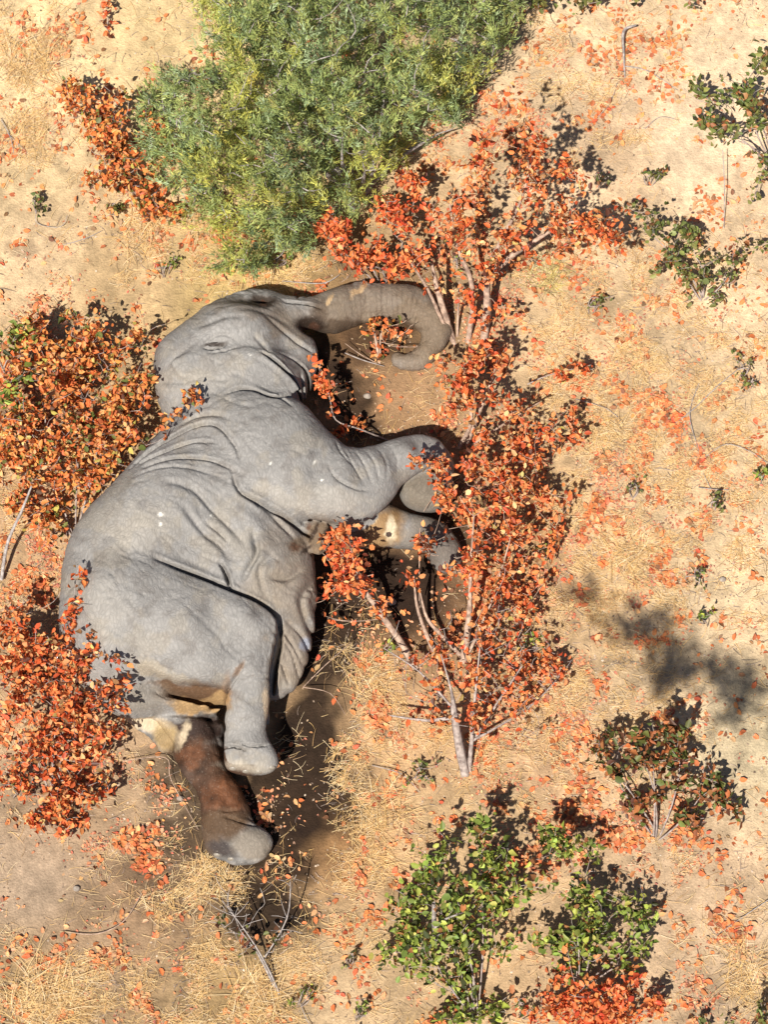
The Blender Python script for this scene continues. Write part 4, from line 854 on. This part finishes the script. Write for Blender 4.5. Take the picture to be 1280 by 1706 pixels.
STRAW = [(1080, 620, 180, 160, .8), (1060, 800, 180, 140, 1), (1000, 940, 150, 120, .9), (1180, 760, 120, 160, .7), (40, 80, 70, 110, .9), (70, 230, 70, 70, .7), (230, 400, 90, 50, .8), (430, 450, 130, 40, .9), (560, 1360, 60, 140, .9),
         (600, 1130, 60, 80, .9), (350, 1480, 100, 60, .9), (400, 1660, 160, 60, .8), (100, 1660, 150, 60, .9), (900, 450, 90, 60, .6), (980, 1150, 120, 90, .6), (700, 1240, 100, 60, .5), (1240, 1600, 60, 80, .6), (980, 180, 120, 60, .6),
         (960, 60, 90, 50, .4), (300, 1360, 60, 70, .4), (600, 480, 60, 30, .5), (700, 1480, 60, 60, .3), (50, 900, 60, 90, .5), (1180, 950, 90, 60, .5), (1200, 1460, 80, 60, .4), (330, 340, 60, 50, .5), (850, 1280, 120, 60, .4), (330, 60, 50, 60, .4), (850, 900, 60, 150, .4)]
def straw(name, p, lo, hi, hgt, width, cols, z0=None):
    n = len(p); w = at(p[:, 0], p[:, 1], 0); L_ = rng.uniform(lo, hi, n) * rng.uniform(.5, 1, n); th = rng.normal(.25, 1.0, n); u = np.stack([np.cos(th), np.sin(th)], 1); cv = rng.normal(0, .35, n)
    seg = 4; V = np.zeros((n, seg, 2, 3)); zb = ground_h(w[:, 0], w[:, 1]); hh = hgt * rng.random(n) ** 2
    for k in range(seg):
        t = k / (seg - 1) - .5; s = t * L_; perp = np.stack([-u[:, 1], u[:, 0]], 1)
        c = w[:, :2] + u * s[:, None] + perp * (cv * (t * t - .25) * L_)[:, None]
        wd = width * (1.0 - .6 * (k / (seg - 1)))
        z = zb + .006 + hh * (.4 + (t + .5)) + .003 * rng.random(n)
        V[:, k, 0, :2] = c - perp * wd; V[:, k, 1, :2] = c + perp * wd; V[:, k, 0, 2] = z; V[:, k, 1, 2] = z + .6 * width
    F = []
    for k in range(seg - 1): F.append(np.array([2 * k, 2 * k + 2, 2 * k + 3, 2 * k + 1]))
    F = (np.array(F)[None] + (np.arange(n) * seg * 2)[:, None, None]).reshape(-1, 4)
    o = link(name, make_mesh(name, V.reshape(-1, 3), F, M_STRAW, np.repeat(cols, seg * 2, 0))); return o
def straw_cols(n):
    b_ = np.array([(.80, .58, .28), (.76, .49, .19), (.64, .40, .18), (.80, .64, .40), (.50, .31, .15), (.30, .20, .11)]); return b_[rng.choice(6, n, p=[.27, .23, .18, .14, .1, .08])] * rng.uniform(.8, 1.1, (n, 1))
o = straw('straw_litter', scatter(36000, STRAW, 80, .05, (.3, 2.6)), .04, .20, .035, .0016, straw_cols(36000)); tag(o, 'loose dry yellow straw strewn over the sand', 'straw', kind='stuff')
pt_ = scatter(3200, STRAW, 81, .2)
o = straw('twig_litter', pt_, .03, .16, .02, .0022, np.array([(.20, .15, .12)]) * rng.uniform(.6, 2.2, (3200, 1))); tag(o, 'short dark twigs and stalks strewn over the sand', 'twigs', kind='stuff')

LIT = [(900, 480, 110, 60, .6), (1050, 640, 150, 110, .5), (1000, 760, 120, 110, .9), (960, 860, 100, 90, .8), (1080, 900, 120, 80, .6), (1080, 1000, 100, 60, .5), (950, 1080, 80, 80, 1), (980, 1180, 100, 60, .8), (60, 930, 60, 90, 1.6), (60, 870, 60, 50, 1.4), (1130, 700, 120, 100, .5), (880, 1000, 70, 60, 1.2), (900, 800, 60, 80, 1), (1060, 950, 90, 40, .7), (250, 1350, 70, 70, .8), (195, 1420, 34, 30, 1.4),
       (400, 1320, 70, 70, .5), (460, 1340, 60, 60, .4), (620, 1440, 60, 140, .5), (1010, 1380, 110, 60, 1), (860, 1400, 60, 40, 1), (1150, 1440, 80, 50, .7), (640, 1150, 60, 90, .8), (700, 1240, 80, 50, .8), (1010, 130, 120, 110, .45), (1180, 330, 50, 80, .4), (60, 50, 50, 40, .4),
       (60, 230, 60, 40, .3), (160, 1640, 100, 60, .6), (220, 1680, 50, 40, .8), (900, 180, 70, 60, .7), (800, 230, 80, 80, .5), (790, 620, 70, 250, .7), (840, 1000, 90, 250, .9), (60, 700, 110, 200, .8), (90, 1180, 130, 160, .9), (1220, 1550, 60, 60, .5), (740, 1650, 80, 60, .3),
       (330, 400, 90, 50, .4), (520, 500, 30, 20, .4), (650, 560, 40, 40, .5), (1180, 780, 70, 100, .3), (1120, 1620, 60, 50, .6)]
p = scatter(15000, LIT, 90, .06, (-.1, 3.6)); w = at(p[:, 0], p[:, 1], 0); n = len(p)
w[:, 2] = ground_h(w[:, 0], w[:, 1]) + .008 + .012 * rng.random(n)
o = link('leaf_litter', leaves_mesh('leaf_litter', w, leaf_frames(n, 1.1, .6), rng.uniform(.030, .070, n), colours('litter', n, .22), M_LITTER)); tag(o, 'fallen orange leaves strewn over sand and straw', 'leaf litter', kind='stuff')
p = scatter(16000, LIT + [(1060, 760, 190, 260, .6), (960, 1120, 160, 120, .7)], 91, .03, (.1, 3.2)); w = at(p[:, 0], p[:, 1], 0); n = len(p)
w[:, 2] = ground_h(w[:, 0], w[:, 1]) + .005 + .01 * rng.random(n)
o = link('leaf_crumbs', leaves_mesh('leaf_crumbs', w, leaf_frames(n, 1.2, .6), rng.uniform(.014, .036, n), colours('litter', n, .25) * .9 + .06, M_LITTER)); tag(o, 'small torn bits of pale orange leaf strewn over sand and straw', 'leaf crumbs', kind='stuff')
# chips of bark, dung and clods
p = scatter(16000, STRAW + LIT, 95, .7); w = at(p[:, 0], p[:, 1], 0); n = len(p); w[:, 2] = ground_h(w[:, 0], w[:, 1]) + .004
T = np.array([[1, 0, 0], [0, 1, 0], [-1, 0, 0], [0, -1, 0], [0, 0, 1]]) * [1, .7, .6]; Fp = np.array([[0, 1, 4], [1, 2, 4], [2, 3, 4], [3, 0, 4]])
cc = np.array([(.30, .22, .16), (.16, .11, .08), (.55, .44, .34), (.40, .28, .18)])[rng.choice(4, n)] * rng.uniform(.7, 1.3, (n, 1))
o = link('soil_crumbs', leaves_mesh('soil_crumbs', w, leaf_frames(n, 2.5, .5), rng.uniform(.003, .011, n) * rng.uniform(.6, 1.5, n), cc, M_LITTER, T, Fp)); tag(o, 'small clods and bark chips scattered over the soil', 'soil crumbs', kind='stuff')

# denser grass tufts, each one a thing
TUFT = [((615, 1130), 50, 'tangled yellow grass tuft between the belly and the leaning bare stem'), ((635, 1350), 50, 'wide yellow grass tuft right of the lower hind foot'), ((620, 1430), 36, 'yellow grass tuft at the end of the dark soil patch'),
        ((350, 1462), 44, 'dry grass tuft just below the lower hind foot'), ((270, 1510), 36, 'sparse dry grass tuft left of the leafless shrub'), ((235, 390), 50, 'dry grass tuft under the upper left shrub'), ((330, 370), 40, 'pale grass tuft between orange shrub and feathery bush'),
        ((50, 100), 55, 'yellow grass tuft in the upper left corner'), ((50, 215), 40, 'yellow grass tuft at the left edge above bare sand'), ((1245, 1620), 50, 'pale grass tuft at the lower right edge'), ((430, 1670), 60, 'yellow grass tuft at the bottom beside the leafless shrub'),
        ((70, 1670), 70, 'yellow grass tuft in the bottom left corner'), ((1050, 930), 50, 'straw tuft right of the dense red tree'), ((440, 460), 46, 'straw tuft between the elephant head and the green bush'), ((910, 460), 44, 'olive grass tuft right of the forked tree'), ((1010, 720), 44, 'straw tuft right of the slender red tree')]
for (cx, cy), r, lab in TUFT:
    b_ = at(cx, cy, 0); root = thing('grass_tuft', lab, 'grass tuft', b_, 'dry grass tufts')
    n = int(150 * (r / 50) ** 2) + 60; ang = rng.uniform(0, 2 * math.pi, n); rr = r / PPM * .8 * np.sqrt(rng.random(n)); s0 = b_ + np.stack([rr * np.cos(ang), rr * np.sin(ang), 0 * rr], 1)
    th = ang * 0 + rng.normal(.3, 1.5, n); ln = rng.uniform(.08, .30, n) * (r / 55); lf = rng.uniform(.1, .8, n); u = np.stack([np.cos(th), np.sin(th)], 1); perp = np.stack([-u[:, 1], u[:, 0]], 1); seg = 5; V = np.zeros((n, seg, 2, 3)); zb = ground_h(s0[:, 0], s0[:, 1]); cv = rng.normal(0, .3, n)
    for k in range(seg):
        t = k / (seg - 1); c = s0[:, :2] + u * (ln * t)[:, None] + perp * (cv * ln * t * t)[:, None]; z = zb - .005 + ln * lf * (t - .75 * t * t) + .008; wd = .0026 * (1 - .75 * t)
        V[:, k, 0, :2] = c - perp * wd; V[:, k, 1, :2] = c + perp * wd; V[:, k, :, 2] = z[:, None]
    F = (np.array([[2 * k, 2 * k + 2, 2 * k + 3, 2 * k + 1] for k in range(seg - 1)])[None] + (np.arange(n) * seg * 2)[:, None, None]).reshape(-1, 4)
    g_ = link('blades', make_mesh('blades', V.reshape(-1, 3) , F, M_STRAW, np.repeat(straw_cols(n) * ([.8, .95, .8] if 'olive' in lab else [1, 1, 1]), seg * 2, 0)), root); g_['kind'] = 'stuff'

# ------------------------------------------------------------------ sticks, snags, stones
def stick(name, label, cat, pts, mat, group=None, forks=()):
    c = catmull(pts, 5, False); W = at(c[:, 0], c[:, 1], c[:, 2]); Vv, Ff = tubes(W[:-1], W[1:], c[:-1, 3], c[1:, 3], 7)
    if forks:
        for f in forks:
            c2 = catmull(f, 4, False); W2 = at(c2[:, 0], c2[:, 1], c2[:, 2]); V2, F2 = tubes(W2[:-1], W2[1:], c2[:-1, 3], c2[1:, 3], 6); Ff = np.concatenate([Ff, F2 + len(Vv)]); Vv = np.concatenate([Vv, V2])
    o = link(name, make_mesh(name, Vv - W[0], Ff, mat, None, True), None, W[0]); tag(o, label, cat, group); return o
stick('fallen_stick', 'pale forked dead branch lying on sand at the top right', 'stick', [(1060, 42, .12, .010), (1040, 52, .1, .014), (1040, 90, .05, .010), (1042, 130, .01, .005)], M_TWIG, 'sticks on the ground', [[(1040, 110, .03, .006), (1080, 118, .02, .005), (1130, 150, .01, .003)]])
stick('fallen_stick', 'thin curved grey twig on sand below the pale forked branch', 'stick', [(1030, 135, .02, .003), (1015, 175, .02, .003), (985, 205, .01, .002)], M_TWIG, 'sticks on the ground')
stick('fallen_stick', 'pale forked twig lying just above the elephant forehead', 'stick', [(565, 458, .05, .003), (545, 470, .05, .005), (520, 472, .05, .005), (470, 468, .03, .003)], M_TWIG, 'sticks on the ground', [[(545, 470, .05, .004), (530, 484, .03, .002)]])
stick('grey_snag', 'short upright grey snag standing in the glossy green shrub', 'snag', [(728, 1568, .25, .022), (724, 1540, .5, .020), (723, 1505, .8, .014)], M_TWIG, None, [[(725, 1545, .5, .012), (745, 1530, .6, .009), (775, 1520, .7, .004)]])
stick('fallen_stick', 'long grey stick leaning through the left thicket beside the rump', 'stick', [(2, 965, .05, .016), (12, 905, .25, .014), (36, 850, .5, .012), (52, 810, .6, .008)], M_TWIG, 'sticks on the ground')
stick('fallen_stick', 'thin twig crossing the soil inside the trunk curl', 'stick', [(575, 588, .10, .004), (605, 600, .08, .005), (640, 610, .03, .003)], M_TWIG, 'sticks on the ground')
stick('fallen_stick', 'bent dead twig lying on straw at the right edge', 'stick', [(1165, 640, .02, .003), (1150, 690, .03, .004), (1165, 750, .02, .002)], M_TWIG, 'sticks on the ground')
stick('fallen_stick', 'short straight twig by itself at the far right, mid height', 'stick', [(1165, 812, .02, .004), (1190, 815, .02, .004), (1215, 816, .02, .002)], M_TWIG, 'sticks on the ground', [[(1185, 814, .02, .003), (1172, 788, .04, .002)]])
stick('fallen_stick', 'long dark twig slanting across sand at the lower right', 'stick', [(1280, 1500, .04, .004), (1235, 1530, .03, .004), (1190, 1562, .01, .002)], M_TWIG, 'sticks on the ground')
stick('fallen_stick', 'thin dark twig at the left edge of the upper sand', 'stick', [(2, 200, .02, .004), (18, 232, .03, .004), (24, 270, .01, .002)], M_TWIG, 'sticks on the ground', [[(12, 222, .03, .003), (42, 252, .02, .002)]])
stick('fallen_stick', 'pale twig lying on sand below the upper left shrub', 'stick', [(105, 408, .02, .003), (140, 398, .02, .004), (170, 384, .02, .002)], M_TWIG, 'sticks on the ground')
stick('grass_stalk', 'long yellow stalk arching over the dark soil by the belly', 'stalk', [(505, 1145, .05, .004), (540, 1110, .3, .004), (585, 1070, .2, .003)], M_PALE, 'long stalks', [[(505, 1145, .05, .004), (550, 1155, .2, .003), (575, 1190, .05, .002)]])
stick('grass_stalk', 'long yellow stalk bent along the ground at the lower left', 'stalk', [(108, 1552, .02, .004), (160, 1556, .03, .004), (205, 1535, .04, .004), (235, 1490, .05, .003)], M_PALE, 'long stalks')
stick('grass_stalk', 'thin yellow stalk crossing the soil left of the lower hind leg', 'stalk', [(205, 1268, .06, .003), (275, 1262, .08, .003), (285, 1300, .06, .003), (330, 1382, .03, .002)], M_PALE, 'long stalks')
stick('grass_stalk', 'curved pale stalk lying across the sole of the front foot', 'stalk', [(706, 852, .52, .003), (722, 832, .52, .003), (760, 820, .50, .003)], M_PALE, 'long stalks')
for lab, pts_ in (('long dark bowed twig on the sand above the right hand seedlings', [(1250, 600, .02, .003), (1200, 640, .04, .004), (1158, 680, .04, .004), (1120, 710, .02, .003)]),
                  ('thin arched twig amid straw at the right, below the long bowed one', [(1175, 762, .02, .002), (1210, 740, .05, .003), (1250, 752, .04, .003), (1285, 775, .01, .002)]),
                  ('thin dark stem crossing red litter right of the slender red tree', [(960, 665, .03, .003), (1010, 680, .05, .003), (1040, 705, .02, .002)]),
                  ('dark twig lying below the pale trunk base', [(620, 1275, .03, .003), (670, 1290, .06, .004), (700, 1320, .03, .002)]),
                  ('thin twig with a kink, on sand under the upper left shrub', [(60, 350, .06, .002), (62, 372, .03, .003), (100, 378, .03, .003), (112, 358, .05, .002)]),
                  ('slim dark twig near the bottom edge under the leafless shrub', [(500, 1670, .02, .003), (512, 1700, .04, .003), (530, 1725, .02, .003)]),
                  ('thin vertical twig on sand below the olive shrub at the right edge', [(1205, 250, .3, .003), (1208, 310, .2, .004), (1207, 380, .02, .004)]),
                  ('faint twig on sand left of the thin dull green shrub', [(1075, 215, .02, .002), (1100, 195, .03, .003), (1130, 200, .02, .002)])):
    stick('fallen_stick', lab, 'stick', pts_, M_TWIG, 'sticks on the ground')
def stone(px_, py_, r, label):
    c = at(px_, py_, r * .2); n = 9; u = np.linspace(0, math.pi, n); v = np.linspace(0, 2 * math.pi, 14, endpoint=False); U, W = np.meshgrid(u, v, indexing='ij')
    P = np.stack([np.sin(U) * np.cos(W), .75 * np.sin(U) * np.sin(W), .6 * np.cos(U)], -1).reshape(-1, 3); P *= (r * (1 + .3 * fbm(P[:, 0] * 2 + px_, P[:, 1] * 2, P[:, 2] * 2, o=3)))[:, None]
    k = np.arange(14); k2 = (k + 1) % 14; F = np.concatenate([np.stack([i * 14 + k, (i + 1) * 14 + k, (i + 1) * 14 + k2, i * 14 + k2], 1) for i in range(n - 1)])
    o = link('stone', make_mesh('stone', P, F, M_STONE, None, True), None, c); tag(o, label, 'stone', 'stones on the sand')
stone(127, 1480, .03, 'small pale stone on bare sand at the lower left'); stone(612, 660, .035, 'small pale stone inside the trunk curl'); stone(1205, 965, .03, 'greyish stone on sand by the right edge'); stone(652, 1002, .045, 'rounded brown stone on dark soil by the leaning stem')
stone(300, 1330, .03, 'small stone left of the lower hind leg')

# ------------------------------------------------------------------ tall tree just outside the frame, whose crown throws the soft shade on the right
root = thing('tall_tree', 'tall tree just outside the lower right of the frame, shading the sand', 'tree', (3.6, -10.0, 0))
pts = [(3.6, -10, 0, .16), (3.5, -9.8, 3.5, .13), (3.4, -9.3, 8.6, .10)]
A_, B_, r1_, r2_ = [], [], [], []
for i in range(2): A_.append(pts[i][:3]); B_.append(pts[i + 1][:3]); r1_.append(pts[i][3]); r2_.append(pts[i + 1][3])
Vv, Ff = tubes(A_, B_, r1_, r2_, 10); link('trunk', make_mesh('trunk', Vv - np.array([3.6, -10, 0]), Ff, M_BARK, None, True), root, (0, 0, 0))
cot = 1 / math.tan(SUN_EL)
tips = []
for (px_, py_, r, nn) in ((1050, 1030, 30, 22), (1085, 1060, 34, 34), (1130, 1100, 36, 44), (1120, 1130, 30, 30), (1190, 1110, 26, 24), (1240, 1140, 34, 36), (1230, 1170, 26, 24), (1310, 1190, 30, 24), (980, 1000, 24, 16)):
    g_ = at(px_, py_, 0); h_ = 10.0; c = np.array([g_[0] - SH[0] * cot * h_, g_[1] - SH[1] * cot * h_, h_])
    tips += [c + rng.normal(size=3) * np.array([r, r, r]) / PPM * .42 for _ in range(int(nn * .40))]
tips = np.array(tips); nodes = np.array([pts[2][:3]]); A_, B_, r1_, r2_ = [], [], [], []
for t_ in tips[np.argsort(np.linalg.norm(tips - nodes[0], axis=1))]:
    j = int(np.argmin(np.linalg.norm(nodes - t_, axis=1))); p0 = nodes[j]; D = t_ - p0; prev = p0; new = []
    big = np.linalg.norm(D) > .8
    for q in range(1, 6):
        pt = p0 + D * q / 5 + rng.normal(size=3) * .02; A_.append(prev); B_.append(pt); r1_.append(.04 if big else .008); r2_.append(.03 if big else .006); prev = pt; new.append(pt)
    nodes = np.concatenate([nodes, new])
Vv, Ff = tubes(A_, B_, np.array(r1_), np.array(r2_), 5); link('branch', make_mesh('branch', Vv - np.array([3.6, -10, 0]), Ff, M_BARK, None, True), root, (0, 0, 0))
LPp = np.repeat(tips, 6, 0) + rng.normal(size=(len(tips) * 6, 3)) * .09; n = len(LPp)
f = link('foliage', leaves_mesh('tree_foliage', LPp - np.array([3.6, -10, 0]), leaf_frames(n), rng.uniform(.06, .1, n), colours('green', n), M_LEAF_A), root, (0, 0, 0)); f['kind'] = 'stuff'
